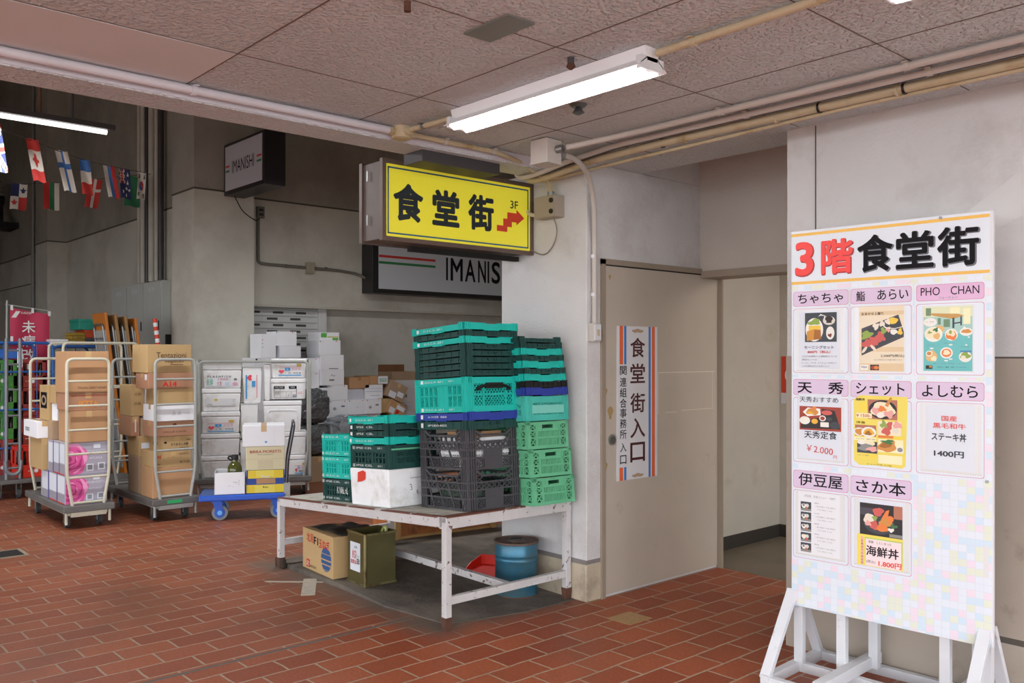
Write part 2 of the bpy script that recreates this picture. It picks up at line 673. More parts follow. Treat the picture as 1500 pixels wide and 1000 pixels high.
# sliding door with its frame
struct(MB().box(-3.806, -3.782, 4.155, 4.19, 0, 2.16).box(-3.806, -3.782, 4.155, 5.21, 2.13, 2.165).build('trim_6', M_frame))
struct(MB().box(-3.80, -3.788, 4.19, 5.43, 2.121, 2.130).box(-3.80, -3.788, 4.182, 4.19, 0, 2.13).build('trim_7', M_darkgap))
door = struct(MB().box(-3.83, -3.79, 4.19, 5.43, .02, 2.121).build('door_1', M_door))
mb = MB()
mb.cyl((-3.79, 4.255, 1.005), (-3.782, 4.255, 1.005), .036, n=24)
mb.cyl((-3.782, 4.255, 1.005), (-3.7805, 4.255, 1.005), .026, n=24, m=1)
mb.build('door_handle', [M_steel, mat('pull recess', '#6d6a66', .4, metal=.6)], door, smooth=True)
mb = MB()
for y0, y1, z0, z1 in ((4.72, 5.37, 1.428, 1.435), (5.34, 5.346, 1.16, 1.43), (4.72, 4.726, 1.15, 1.43), (4.80, 4.93, 1.155, 1.16), (4.98, 5.35, 1.163, 1.168)):
    mb.box(-3.7899, -3.7889, y0, y1, z0, z1)
mb.build('tape_trace', mat('old tape trace', '#d6ccc0', .6), door)
mb = MB()
for (y, z, r) in ((4.24, 1.18, .03), (4.20, 1.32, .014), (4.195, .84, .02), (4.235, 2.05, .012)):
    mb.poly([(-3.7893, y + r * math.cos(a) * (.8 + .3 * math.sin(3 * a)), z + r * 1.4 * math.sin(a)) for a in [2 * PI * i / 14 for i in range(14)]])
mb.build('glue_stain', mat('glue stain', '#a58a5c', .6), door)

# recess above and behind the door, passage beyond
struct(MB().box(-3.80, -2.5, 5.21, 5.42, 2.15, 3.0).build('wall_recess', mat('recess paint', '#bdb6ae', .85, var=.05, scale=2, bump=.3, bscale=70)))
struct(MB().box(-3.80, -2.5, 5.205, 5.43, 2.10, 2.15).box(-3.80, -3.755, 5.41, 5.43, 0, 2.12).build('trim_8', M_frame))
struct(MB().box(-3.80, -2.53, 4.24, 4.55, 2.757, 3.0).build('trim_9', M_ceil))
struct(MB().box(-4.6, -2.4, 4.55, 5.42, 2.97, 3.05).build('ceiling_recess', M_wall))
M_pass = mat('passage paint', '#c6bfb4', .8, var=.06, scale=2.5, dirt='#b3a999', dirt_scale=2.5, dirt_lo=.58, dirt_hi=.8)
struct(MB().box(-4.6, -4.08, 5.42, 6.9, 0, 2.5).build('wall_passage_side', M_pass))
struct(MB().box(-4.6, 0.5, 6.72, 6.9, 0, 2.5).build('wall_passage_end', M_pass))
struct(MB().box(-4.6, 0.5, 5.42, 6.9, 2.42, 2.5).build('ceiling_passage', M_pass))
struct(MB().box(-4.08, -4.07, 5.43, 6.72, .004, .11).box(-4.08, -2.0, 6.71, 6.72, .004, .11).build('baseboard_passage', mat('dark skirting', '#38332e', .6)))
struct(MB().box(-4.08, 0.5, 5.43, 6.72, 0.0, .006).build('floor_passage', mat('passage cement floor', '#776c5d', .6, var=.12, scale=3)))
# right-hand wall
struct(MB().box(-2.53, 4.0, 4.24, 5.42, 0, 3.0).build('wall_right', M_wall, bevel=.004))
struct(MB().box(-2.532, -2.36, 4.236, 4.245, .28, 1.545).box(-2.352, 4.0, 4.236, 4.245, .30, 1.535).box(-2.534, 4.0, 4.237, 4.245, 0, .272).build('trim_10', M_greige))
struct(MB().box(-2.36, 4.0, 4.2375, 4.2425, 1.535, 1.543).box(-2.36, 4.0, 4.2375, 4.2425, .272, .300).box(-2.366, -2.36, 4.2375, 4.2425, 1.535, 2.745).build('trim_11', mat('wall joint', '#5a534c', .9)))
# a slightly paler patch on the wall
mb = MB()
mb.poly([(-1.95, 4.2385, 2.03), (-1.9, 4.2385, 2.12), (-1.62, 4.2385, 2.20), (-1.3, 4.2385, 2.42), (-1.0, 4.2385, 2.62), (-.7, 4.2385, 2.72), (-.7, 4.2385, 2.45), (-1.1, 4.2385, 2.3), (-1.45, 4.2385, 2.13), (-1.6, 4.2385, 2.02), (-1.75, 4.2385, 1.95)])
struct(mb.build('trim_12', mat('paler wall patch', '#d7d6d5', .75, var=.03)))

# loading hall
HZ = 8.0
ZJ = 3.596                      # the walls are given a darker tone above this joint
M_hallup = mat('dark upper concrete', '#a19d92', .9, var=.1, scale=1.1, bump=.3, bscale=50, dirt='#858176', dirt_scale=.8, dirt_lo=.45, dirt_hi=.75)
for nm, x0, x1, y0, y1, zb in (('wall_hall_pilaster', -11.3, -10.6, 4.28, 5.06, 0), ('wall_hall_side', -30, -11.3, 4.64, 5.0, 0), ('wall_hall_column', -18.1, -17.3, 4.32, 4.65, 0), ('wall_back', -11.2, -10.8, 5.06, 10.2, 2.19)):
    struct(MB().box(x0, x1, y0, y1, zb, ZJ).build(nm, M_hall))
    struct(MB().box(x0, x1, y0, y1, ZJ, HZ).build(nm + '_upper', M_hallup))
struct(MB().box(-11.25, -11.0, 5.06, 10.2, 0, 2.2).build('wall_back_lower', M_hallback))
struct(MB().box(-11.2, -4.6, 10.0, 10.3, 0, HZ).build('wall_hall_end', M_hallup))
struct(MB().box(-4.75, -4.61, 5.3, 10.2, 0, HZ).build('wall_hall_return', M_hall))
struct(MB().box(-30.3, -30, -8, 5.0, 0, HZ).build('wall_hall_far', M_hall))
struct(MB().box(-30.3, -4.0, -8, 10.3, HZ, HZ + .2).build('ceiling_hall', M_hallup))
struct(MB().box(-30.3, -4.12, -8.2, -8, 3.0, HZ).box(-30.3, -13, -8.2, -8, 0, 3.0).build('wall_hall_front', M_hall))  # unseen wall; its opening is sized to hold down light in the hall
mb = MB()
mb.box(-30, -18.1, 4.632, 4.641, 3.585, 3.607).box(-17.3, -11.3, 4.632, 4.641, 3.585, 3.607)
mb.box(-18.105, -17.295, 4.314, 4.645, 3.585, 3.607)
mb.box(-11.305, -10.594, 4.274, 5.06, 3.585, 3.607)
mb.box(-10.801, -10.794, 5.06, 10, 3.585, 3.607)
mb.box(-30, -18.1, 4.632, 4.641, 2.98, 3.0)
struct(mb.build('trim_13', mat('construction joint', '#57534a', .9)))
struct(MB().box(-10.83, -10.775, 5.06, 10, 2.185, 2.215).build('trim_14', mat('ledge drip edge', '#b9b5aa', .8)))
# roller shutter (perforated slats) and its side guide
door2 = struct(MB().box(-11.0, -10.95, 5.06, 6.16, 0, 2.185).build('door_2', mat('shutter white', '#cfd0cf', .5, var=.03)))
mb = MB()
for k in range(25):
    z = 2.17 - k * .085
    mb.box(-10.952, -10.938, 5.06, 6.16, z - .012, z)
    if k < 10:
        for j in range(6):
            y0 = 5.07 + j * .17 + (.0 if k % 2 else .085)
            if y0 + .13 < 6.1 and j % 2 == 0:
                mb.box(-10.951, -10.944, y0, y0 + .15, z - .06, z - .03, 1)
mb.build('slat', [mat('slat edge', '#a9aaa8', .5), mat('slat slot', '#4a4a48', .6)], door2)
mb = MB().box(-11.0, -10.90, 6.16, 6.28, 0, 2.19)
mb.build('shutter_guide', mat('guide white', '#d6d7d6', .5), door2)

# raised cement patch under the platform
mb = MB()
top = [(-6.02, 3.06, .03), (-5.1, 3.055, .03), (-4.55, 3.03, .012), (-4.03, 3.1, .003), (-3.9, 3.6, .003), (-3.9, 4.03, .004), (-4.62, 4.06, .02), (-4.62, 5.2, .03), (-6.02, 5.2, .03)]
n = len(top)
mb._add([(x, y, z) for x, y, z in top] + [(x, y, 0) for x, y, z in top], [tuple(range(n))] + [(i, n + i, n + (i + 1) % n, (i + 1) % n) for i in range(n)], 0)
struct(mb.build('floor_patch', M_slab))
# replaced tile, expansion joint
struct(MB().box(-3.495, -3.315, 3.875, 4.08, 0, .0015).build('floor_tile', mat('tan replacement tile', '#b08d62', .6, var=.12, scale=40)))
struct(MB().box(-4.275, -4.25, -3, 3.02, 0, .0015).build('trim_15', mat('expansion joint', '#6a5d55', .8, var=.1)))


# =====================================================================================  CEILING FITTINGS
def clamp_at(parent, p, d, r, m):
    """pipe saddle round point p on a pipe running along d"""
    mb = MB()
    p, d = Vector(p), Vector(d).normalized()
    mb.cyl(p - d * .011, p + d * .011, r * 1.22, n=14)
    q = d.cross(Vector((0, 0, 1)))
    if q.length > .1:
        q.normalize()
        mb.beam(p - q * r * 2.1 + Vector((0, 0, r * .7)), p + q * r * 2.1 + Vector((0, 0, r * .7)), .022, .004)
    mb.build('clamp', m, parent, smooth=True)


def conduit(name, label, path, r, m, clamps=(), cm=None, rr=.1, group=None):
    mb = MB()
    mb.tube(rnd(path, rr, 6), r, 10)
    o = mb.build(name, m, None, smooth=True)
    tag(o, label, 'conduit', group)
    for p, d in clamps:
        clamp_at(o, p, d, r, cm or m)
    return o


conduit('conduit', 'pinkish conduit along the ceiling, furthest of three from the concrete wall',
        [(2.4, 3.595, 2.728), (-2.9, 3.595, 2.728), (-3.1, 3.58, 2.725), (-3.40, 3.45, 2.69)], .016, M_conduit,
        [((x, 3.595, 2.728), (1, 0, 0)) for x in (-2.5, -1.6, -.6)])
conduit('conduit', 'pinkish conduit beside the thick cream cable bundle under the ceiling',
        [(2.4, 3.735, 2.728), (-3.3, 3.735, 2.728), (-3.7, 3.74, 2.70), (-3.955, 3.75, 2.668), (-4.165, 3.75, 2.664), (-4.17, 3.75, 3.3)], .015, M_conduit,
        [((x, 3.735, 2.728), (1, 0, 0)) for x in (-2.45, -1.57, -.6)])
p = conduit('cable_bundle', 'thick cream wrapped cable bundle nearest the concrete wall top',
            [(2.4, 3.84, 2.715), (-2.0, 3.84, 2.715), (-3.1, 3.83, 2.712), (-3.6, 3.83, 2.70), (-3.955, 3.84, 2.662), (-4.165, 3.84, 2.66), (-4.17, 3.84, 3.3)], .0215, M_conduit_y)
for x in (-2.9, -2.35, -1.75, -1.2, -.6):
    MB().cyl((x - .006, 3.84, 2.713), (x + .006, 3.84, 2.713), .027, n=14).build('cable_tie', M_conduit_y, p, smooth=True)
for x in (-3.05, -2.12, -1.72):
    MB().cyl((x - .005, 3.84, 2.7135), (x + .005, 3.84, 2.7135), .0265, n=14).build('black_band', M_blacktape, p, smooth=True)
conduit('cable', 'thin cream cable running under the thick bundle along the wall top',
        [(2.4, 3.875, 2.695), (-2.0, 3.875, 2.695), (-2.6, 3.9, 2.69), (-3.3, 3.92, 2.685), (-3.7, 3.93, 2.68), (-3.955, 3.92, 2.668), (-4.165, 3.92, 2.666), (-4.17, 3.92, 3.3)], .011, M_conduit_y)
conduit('cable', 'dark cable tucked between pinkish conduit and cream bundle', [(2.4, 3.79, 2.735), (-3.3, 3.79, 2.735), (-3.7, 3.79, 2.70), (-3.955, 3.79, 2.672), (-4.165, 3.79, 2.67), (-4.17, 3.79, 3.3)], .010, M_darkmetal)
conduit('conduit', 'white painted conduit along the beam edge over the loading hall', [(-3.845, -3, 2.722), (-3.845, 2.6, 2.722)], .02, M_conduit_w,
        [((-3.845, y, 2.722), (0, 1, 0)) for y in (.2, 1.55)])
conduit('conduit', 'beige conduit from round ceiling box down to grey pillar box',
        [(-3.845, 2.72, 2.722), (-3.85, 3.35, 2.722), (-3.92, 3.62, 2.70), (-4.04, 3.93, 2.66), (-4.075, 3.985, 2.60), (-4.075, 3.985, 2.55)], .0145, M_conduit_y,
        [((-3.847, 2.95, 2.722), (0, 1, 0)), ((-3.85, 3.3, 2.722), (0, 1, 0))], M_conduit)
t = thing('junction_box', 'round cream conduit box on ceiling where three conduits meet', 'junction box', (-3.845, 2.66, 2.69))
MB().lathe((0, 0, 0), [(.04, -.005), (.052, 0), (.052, .06)], 24).build('box_body', M_conduit_y, t, smooth=True)
for p0, p1 in (((0, -.08, .03), (0, -.04, .03)), ((0, .04, .03), (0, .08, .03)), ((.04, 0, .03), (.08, 0, .03))):
    MB().cyl(p0, p1, .021).build('socket', M_conduit_y, t, smooth=True)
conduit('conduit', 'cream conduit between round ceiling box and lit fluorescent fitting', [(-3.77, 2.66, 2.722), (-3.44, 2.685, 2.722)], .0135, M_conduit_y,
        [((-3.66, 2.668, 2.722), (1, 0, 0))], M_steel)
conduit('conduit', 'cream conduit on ceiling linking the two fluorescent fittings', [(-2.17, 2.70, 2.722), (-1.3, 2.69, 2.722)], .0155, M_conduit_y,
        [((-2.0, 2.70, 2.722), (1, 0, 0)), ((-1.5, 2.69, 2.722), (1, 0, 0))])
t = thing('junction_box', 'square cream junction box under ceiling beside the pillar top', 'junction box', (-3.535, 3.42, 2.61), math.radians(4))
MB().box(-.062, .062, -.062, .062, .004, .135).build('box_body', M_conduit, t, bevel=.003)
MB().box(-.065, .065, -.065, .065, 0, .006).build('cover', M_conduit, t)
MB().cyl((.06, .02, .08), (.1, .03, .082), .022).cyl((.05, .06, .06), (.055, .09, .06), .02).build('gland', M_steel, t, smooth=True)
conduit('conduit', 'pale conduit bending from junction box down the pillar to the switch',
        [(-3.50, 3.48, 2.68), (-3.56, 3.7, 2.685), (-3.68, 3.93, 2.64), (-3.745, 4.04, 2.50), (-3.775, 4.075, 2.30), (-3.775, 4.075, 1.74)], .0165, M_conduit,
        [((-3.78, 4.075, z), (0, 0, 1)) for z in (2.17, 1.93)], M_white)
t = thing('switch_box', 'small cream surface switch box beneath pillar conduit', 'switch', (-3.80, 4.075, 1.635))
MB().box(0, .05, -.035, .035, 0, .115).build('box_body', M_conduit, t, bevel=.004)
MB().box(.05, .056, -.03, .03, .008, .107).build('face_plate', M_white, t, bevel=.002)
MB().box(.056, .061, -.012, .012, .035, .075).build('rocker', M_conduit_y, t)
t = thing('junction_box', 'grey metal junction box with two black knockouts on the pillar', 'junction box', (-4.09, 4.03, 2.435))
MB().box(-.095, .095, -.085, 0, 0, .14).build('box_body', mat('putty grey paint', '#a79c8e', .5, metal=.1), t, bevel=.004)
MB().box(-.09, .09, -.09, -.084, .005, .135).build('cover', mat('putty grey paint', '#a79c8e'), t)
for z in (.035, .105):
    MB().cyl((.065, -.088, z), (.065, -.097, z), .016, n=16).build('knockout', M_black, t, smooth=True)
MB().cyl((.015, -.045, .14), (.015, -.045, .17), .022).build('gland', M_steel, t, smooth=True)
conduit('conduit', 'short curved conduit from grey pillar box into the yellow sign', [(-4.17, 3.97, 2.47), (-4.24, 3.975, 2.47), (-4.3, 3.98, 2.5), (-4.33, 3.99, 2.6)], .013, M_conduit, rr=.05)
conduit('cable', 'thin loose cable looping below the grey pillar box', [(-4.02, 3.94, 2.46), (-4.025, 4.0, 2.36), (-4.07, 4.015, 2.27), (-4.15, 4.02, 2.21), (-4.22, 4.02, 2.215), (-4.3, 4.0, 2.26)], .004, mat('grey cable', '#8a8177', .6), rr=.06)


def batten(label, x0, x1, y, z):
    t = thing('fluorescent_light', label, 'ceiling light', ((x0 + x1) / 2, y, z))
    h = (x1 - x0) / 2
    mb = MB()
    mb.prism([(-.045, 0), (.045, 0), (.03, -.055), (-.03, -.055)], lambda a, b, d: (-h + d, a, b), 2 * h)
    mb.build('housing', M_reflector, t)
    mb = MB()
    mb.prism([(-.03, -.045), (-.085, -.085), (-.087, -.082), (-.03, -.04)], lambda a, b, d: (-h + d, a, b), 2 * h)
    mb.prism([(.03, -.045), (.085, -.085), (.087, -.082), (.03, -.04)], lambda a, b, d: (-h + d, a, b), 2 * h)
    mb.build('reflector', M_reflector, t)
    for s in (-.038, .038):
        mb = MB().cyl((-h + .02, s, -.084), (h - .02, s, -.084), .0155, n=14)
        mb.build('tube', M_lamp, t, smooth=True)
    for e in (-1, 1):
        MB().box(e * (h - .012) - .012, e * (h - .012) + .012, -.07, .07, -.09, -.04).build('lamp_holder', M_white, t)
    return t


batten('white twin tube light glowing in the middle of the ceiling', -3.41, -2.19, 2.695, 2.748)
batten('white twin tube light cut off by the top edge of view', -1.27, -.05, 2.69, 2.748)
tag(MB().box(-2.56, -2.31, 2.05, 2.18, 2.742, 2.75).build('cover_plate', mat('grey cover plate', '#7b7a75', .5, metal=.3)), 'flat grey blanking plate on the ceiling', 'cover plate')
t = thing('sprinkler_head', 'small grey sprinkler head on ceiling beside the lit fitting', 'sprinkler', (-2.93, 3.05, 2.70))
MB().lathe((0, 0, 0), [(.03, .035), (.045, .05)], 16).build('escutcheon', mat('grey chrome', '#6f777a', .4, metal=.6), t, smooth=True)
MB().lathe((0, 0, 0), [(.012, 0), (.03, .01), (.022, .02), (.012, .036)], 12).build('deflector', mat('grey chrome', '#6f777a'), t, smooth=True)
t = thing('ceiling_hook', 'little dark metal anchor on the ceiling near grey plate', 'hook', (-2.487, 2.545, 2.70))
MB().cyl((0, 0, .02), (0, 0, .05), .014).build('base', M_darkmetal, t, smooth=True)
MB().lathe((0, 0, 0), [(.006, 0), (.02, .012), (.012, .03)], 10).build('hook', M_rust, t, smooth=True)
tag(MB().cyl((-2.463, 1.729, 2.715), (-2.463, 1.729, 2.75), .012).build('anchor_bolt', M_rust, smooth=True), 'rusty anchor bolt poking from the ceiling board', 'bolt')

# =====================================================================================  SIGNS ON THE WALLS
# yellow hanging sign
t = thing('hanging_sign', 'yellow box sign with black characters and a red stair arrow', 'sign', (-4.40, 2.83, 2.215))
M_bronze = mat('brown bronze frame', '#6b5a52', .45, metal=.3, var=.08)
L_, Hh = 1.195, .475
MB().box(-.115, .09, .012, L_, .012, Hh - .012).build('case', mat('case grey brown', '#6d625d', .5, metal=.2, var=.06), t)
mb = MB()
for x0, x1 in ((.09, .12), (-.13, -.10)):
    mb.box(x0, x1, 0, L_, 0, .026).box(x0, x1, 0, L_, Hh - .026, Hh).box(x0, x1, 0, .026, .026, Hh - .026).box(x0, x1, L_ - .026, L_, .026, Hh - .026)
mb.build('frame', M_bronze, t)
M_yel = mat('yellow acrylic', '#d5cb36', .3)
M_yel.node_tree.nodes['Principled BSDF'].inputs['Emission Color'].default_value = lin('#d5cb36')
M_yel.node_tree.nodes['Principled BSDF'].inputs['Emission Strength'].default_value = .12
MB().box(.09, .112, .026, L_ - .026, .026, Hh - .026).build('face_panel', M_yel, t)
mb = MB()
bw = .009
y0, y1, z0, z1 = .04, L_ - .04, .042, Hh - .042
mb.box(.112, .1128, y0, y1, z0, z0 + bw).box(.112, .1128, y0, y1, z1 - bw, z1).box(.112, .1128, y0, y0 + bw, z0, z1).box(.112, .1128, y1 - bw, y1, z0, z1)
mb.build('border_line', mat('blue green line', '#1b5c84', .5), t)
lettering(t, [('食', (.1135, .187, .235), '+x', .216, .225, .038, 0), ('堂', (.1135, .466, .233), '+x', .21, .222, .038, 0), ('街', (.1135, .746, .236), '+x', .212, .226, .038, 0),
              ('3F', (.1135, 1.027, .318), '+x', .068, .052, .012, 0)], [mat('sign ink', '#1f2a30', .5)])
mb = MB()
ar = [(.885, .095), (.975, .095), (.975, .135), (1.015, .135), (1.015, .175), (1.055, .175), (1.055, .155), (1.125, .215), (1.055, .275), (1.055, .245), (.975, .245), (.975, .195), (.94, .195), (.94, .14), (.885, .14)]
mb._add([(.1135, a - .008, .135 + (b - .095) * .86) for a, b in ar], [tuple(range(len(ar)))], 0)
mb.build('stair_arrow', M_red, t)
mb = MB().box(-.06, -.02, .3, 1.19, -.03, 0)
mb.build('lower_rail', M_darkgap, t)
mb = MB().box(-.05, -.035, -.001, .0, .10, .16).box(-.05, -.035, -.001, .0, .36, .42)
mb.build('latch', M_steel, t)
tag(MB().box(-4.126, -3.95, 2.87, 3.44, 2.622, 2.687).build('mounting_box', M_darkmetal, bevel=.003), 'dark grey steel box beam fixed above the yellow sign', 'bracket')
M_imface = mat('sign white acrylic', '#c7ccd3', .35)
M_imframe = mat('sign black case', '#232123', .4)
# large shop sign on the back wall
t = thing('shop_sign', 'long white sign with black frame on the hall wall below yellow sign', 'sign', (-10.8, 6.79, 2.43))
MB().box(0, .28, 0, 3.2, 0, .70).build('case', M_imframe, t, bevel=.005)
MB().box(.28, .288, .10, 3.1, .06, .66).build('face_panel', M_imface, t)
mb = MB()
mb.box(.288, .2892, .10, 1.095, .505, .54).box(.288, .2892, .10, 1.095, .415, .45, 1)
mb.build('stripe', [mat('stripe red', '#c2382f', .5), mat('stripe green', '#2f7a4b', .5)], t)
lettering(t, [(ch, (.2895, 1.46 + x, .415), '+x', ww, .345, .02, 0) for ch, x, ww in (('I', -.15, .036), ('M', .035, .235), ('A', .30, .205), ('N', .535, .16), ('I', .665, .036), ('S', .82, .18), ('H', 1.05, .17), ('I', 1.22, .032))], [M_ink])
# small shop sign projecting from the pilaster
t = thing('shop_sign', 'small square lightbox sign projecting high on hall pilaster', 'sign', (-10.55, 4.66, 3.545))
MB().box(-.05, 1.05, 0, .27, -.01, .62).build('case', M_imframe, t, bevel=.005)
MB().box(0, 1.0, -.006, 0, .04, .585).build('face_panel', mat('small sign face', '#b9b6bd', .35), t)
lettering(t, [('IMANISHI', (.50, -.008, .31), '-y', .60, .155, .0, 0)], [M_ink])
mb = MB()
for x0, x1 in ((.02, .12), (.87, .99)):
    mb.box(x0, x1, -.0075, -.006, .325, .35).box(x0, x1, -.0075, -.006, .265, .29, 1)
mb.build('stripe', [mat('stripe red', '#c2382f'), mat('stripe green', '#2f7a4b')], t)
MB().box(-.09, -.03, .02, .25, .08, .5).build('bracket', M_imframe, t)
# cables on the back wall
M_wire = mat('grey brown conduit', '#6b675e', .6)
conduit('conduit', 'dark conduit turning along hall wall to the long white sign',
        [(-10.775, 5.20, 3.36), (-10.775, 5.20, 2.76), (-10.775, 5.3, 2.745), (-10.775, 6.4, 2.73), (-10.775, 6.7, 2.70), (-10.7, 6.85, 2.62)], .02, M_wire, [((-10.775, y, 2.74), (0, 1, 0)) for y in (5.6, 6.2)], rr=.12)
t = thing('junction_box', 'small beige junction box midway on the hall wall conduit', 'junction box', (-10.8, 5.945, 2.66))
MB().box(0, .07, -.055, .055, 0, .15).build('box_body', mat('aged beige box', '#98907c', .6), t, bevel=.004)
MB().box(.07, .076, -.05, .05, .006, .144).build('cover', mat('aged beige box', '#98907c'), t)
t = thing('socket_box', 'small grey socket box at the top of hall wall conduit', 'socket', (-10.8, 5.23, 3.34))
MB().box(0, .05, -.05, .05, 0, .15).build('box_body', M_wire, t, bevel=.004)
for z in (.03, .09):
    MB().box(.05, .055, -.03, .03, z, z + .03).build('socket', M_black, t)
conduit('cable', 'thin black cable drooping from small square sign to socket', [(-10.5, 4.75, 3.54), (-10.5, 4.85, 3.36), (-10.5, 4.98, 3.28), (-10.6, 5.1, 3.27), (-10.74, 5.2, 3.33)], .007, M_black, rr=.1)

# plate on the sliding door
t = thing('door_sign', 'white vertical plate with orange and blue stripes on the sliding door', 'sign', (-3.79, 4.30, .735))
SW, SH = .41, 1.005
mb = MB().box(0, .004, 0, SW, 0, SH)
for y0, y1, z0, z1, m in ((.025, .06, 0, .085, 1), (.07, .092, 0, .085, 2), (.025, .06, .755, SH, 1), (.07, .092, .755, SH, 2), (.318, .340, 0, SH, 2), (.352, .384, 0, SH, 1)):
    mb.box(.004, .0046, y0, y1, z0, z1, m)
mb.build('plate', [M_white, mat('sign orange', '#e0683a', .5), mat('sign blue', '#3f7cc4', .5)], t)
it = [(c, (.0052, .205, z), '+x', .15, .13, .018, 0) for c, z in zip('食堂街入口', (.865, .695, .50, .335, .175))]
it += [(c, (.0052, .06, z), '+x', .066, .06, .01, 1) for c, z in zip('関連組合事務所', (.715, .64, .572, .503, .438, .37, .30))]
it += [(c, (.0052, .06, z), '+x', .062, .058, .01, 1) for c, z in (('入', .215), ('口', .135))]
lettering(t, it, [mat('maroon ink', '#4a1620', .5), M_ink])
mb = MB()
for z, s in ((.022, 1), (.975, 1)):
    mb.poly([(.0055, .205 + .06 * math.cos(a), z + .012 * math.sin(a) * (1 + .3 * math.sin(5 * a))) for a in [2 * PI * i / 16 for i in range(16)]])
mb.build('tape_residue', mat('tape residue', '#b39a80', .7), t)
# red sign in the passage
t = thing('fire_sign', 'small red and white plate on the wall inside the passage', 'sign', (-4.06, 6.72, 1.14))
MB().box(0, .22, -.006, 0, 0, .40).build('plate', M_red, t)
MB().box(0, .22, -.0075, -.006, 0, .09).cyl((.11, -.006, .24), (.11, -.008, .24), .075, n=20).build('white_panel', M_white, t)

# =====================================================================================  WORN STEEL PLATFORM TABLE
SL = .064                       # the platform sinks towards the hall
TX, TY, TZ = -3.92, 3.02, .641
ex = Vector((1, 0, SL)).normalized()
ey = Vector((0, 1, -.010))
ey = (ey - ex * ey.dot(ex)).normalized()
ez = ex.cross(ey)
TM = Matrix.Translation((TX, TY, TZ)) @ Matrix((ex, ey, ez)).transposed().to_4x4()
t = thing('platform_table', 'low white steel platform table with chipped rusty paint under the crates', 'table', (TX, TY, 0))
MB().box(-1.98, -.07, .03, .96, -.018, -.002).build('tabletop', M_tabletop, t).matrix_local = Matrix.Translation((-TX, -TY, 0)) @ TM
mb = MB()
mb.box(-2.02, 0, -.005, .035, -.062, 0).box(-2.02, 0, .955, .995, -.062, 0).box(-.07, -.0005, -.005, .995, -.068, .0).box(-2.02, -1.985, -.005, .995, -.062, 0)
o = mb.build('top_frame', M_tablewhite, t, bevel=.003)
o.matrix_local = Matrix.Translation((-TX, -TY, 0)) @ TM
mb = MB().box(-.075, .002, -.004, .60, -.006, .0016).box(-2.02, -.08, -.0065, .028, -.007, .0014)
o = mb.build('worn_edge', M_tablerust, t)
o.matrix_local = Matrix.Translation((-TX, -TY, 0)) @ TM
for lx, ly in ((-.022, .015), (-.022, .975), (-2.0, .015), (-2.0, .975)):
    zt = TZ + lx * SL - ly * .01 - .03
    lg = MB().box(lx - .021, lx + .021, ly - .021, ly + .021, .06, zt).build('leg', M_tablewhite, t, bevel=.003)
    MB().taper(lx - .024, lx + .024, ly - .024, ly + .024, 0, .075, .004).build('foot', M_rust, lg)
for lx, z in ((-.022, .165), (-2.0, .185)):
    MB().box(lx - .018, lx + .018, .03, .96, z - .022, z + .022).build('rail', M_tablewhite, t, bevel=.003)
mb = MB()
mb.beam((-2.0, .49, .18), (-.03, .49, .165), .04, .044)
mb.build('rail', M_tablewhite, t, bevel=.003)
tag(MB().box(-5.98, -5.86, 3.015, 3.05, 0, .07).build('rusty_foot', mat('dark rusty steel', '#33271f', .8), bevel=.01), 'dark rusty steel wedge on floor against the platform table foot', 'wedge')  # dark rusty block at the broken table foot


# ------------------------------------------------------------------ crates
def put_on_table(o, x, y, c, rz=0.0):
    """stand o on the tilted platform; x,y world, c height above its top"""
    o.matrix_world = TM @ Matrix.Translation(((x - TX), (y - TY), c)) @ Matrix.Rotation(rz, 4, 'Z')


def face_frames(w, d):
    """the four sides of a w (x) by d (y) crate centred on the origin: matrices taking (s, z, out)"""
    return [Matrix(((1, 0, 0, 0), (0, 0, -1, -d / 2), (0, 1, 0, 0), (0, 0, 0, 1))),
            Matrix(((0, 0, 1, w / 2), (1, 0, 0, 0), (0, 1, 0, 0), (0, 0, 0, 1))),
            Matrix(((-1, 0, 0, 0), (0, 0, 1, d / 2), (0, 1, 0, 0), (0, 0, 0, 1))),
            Matrix(((0, 0, -1, -w / 2), (-1, 0, 0, 0), (0, 1, 0, 0), (0, 0, 0, 1)))]


def bar(mb, a, b, w, t0, t1, m=0):
    """flat bar between face points a=(s,z) and b, w wide, between depths t0..t1"""
    d = Vector((b[0] - a[0], b[1] - a[1]))
    n = Vector((-d.y, d.x)).normalized() * w / 2
    P = [(a[0] - n.x, a[1] - n.y), (b[0] - n.x, b[1] - n.y), (b[0] + n.x, b[1] + n.y), (a[0] + n.x, a[1] + n.y)]
    vs = [(x, y, t0) for x, y in P] + [(x, y, t1) for x, y in P]
    mb._add(vs, [(3, 2, 1, 0), (4, 5, 6, 7), (0, 1, 5, 4), (1, 2, 6, 5), (2, 3, 7, 6), (3, 0, 4, 7)], m)


def lattice(mb, s0, s1, z0, z1, nx, nz, w=.005, t0=-.008, t1=-.002):
    for i in range(nx):
        for k in range(nz):
            a, b = s0 + (s1 - s0) * i / nx, s0 + (s1 - s0) * (i + 1) / nx
            c, d = z0 + (z1 - z0) * k / nz, z0 + (z1 - z0) * (k + 1) / nz
            bar(mb, (a, c), (b, d), w, t0, t1)
            bar(mb, (a, d), (b, c), w, t0, t1)


def S(mb, s0, s1, z0, z1, t0=-.012, t1=0.0):
    mb.box(s0, s1, z0, z1, t0, t1)


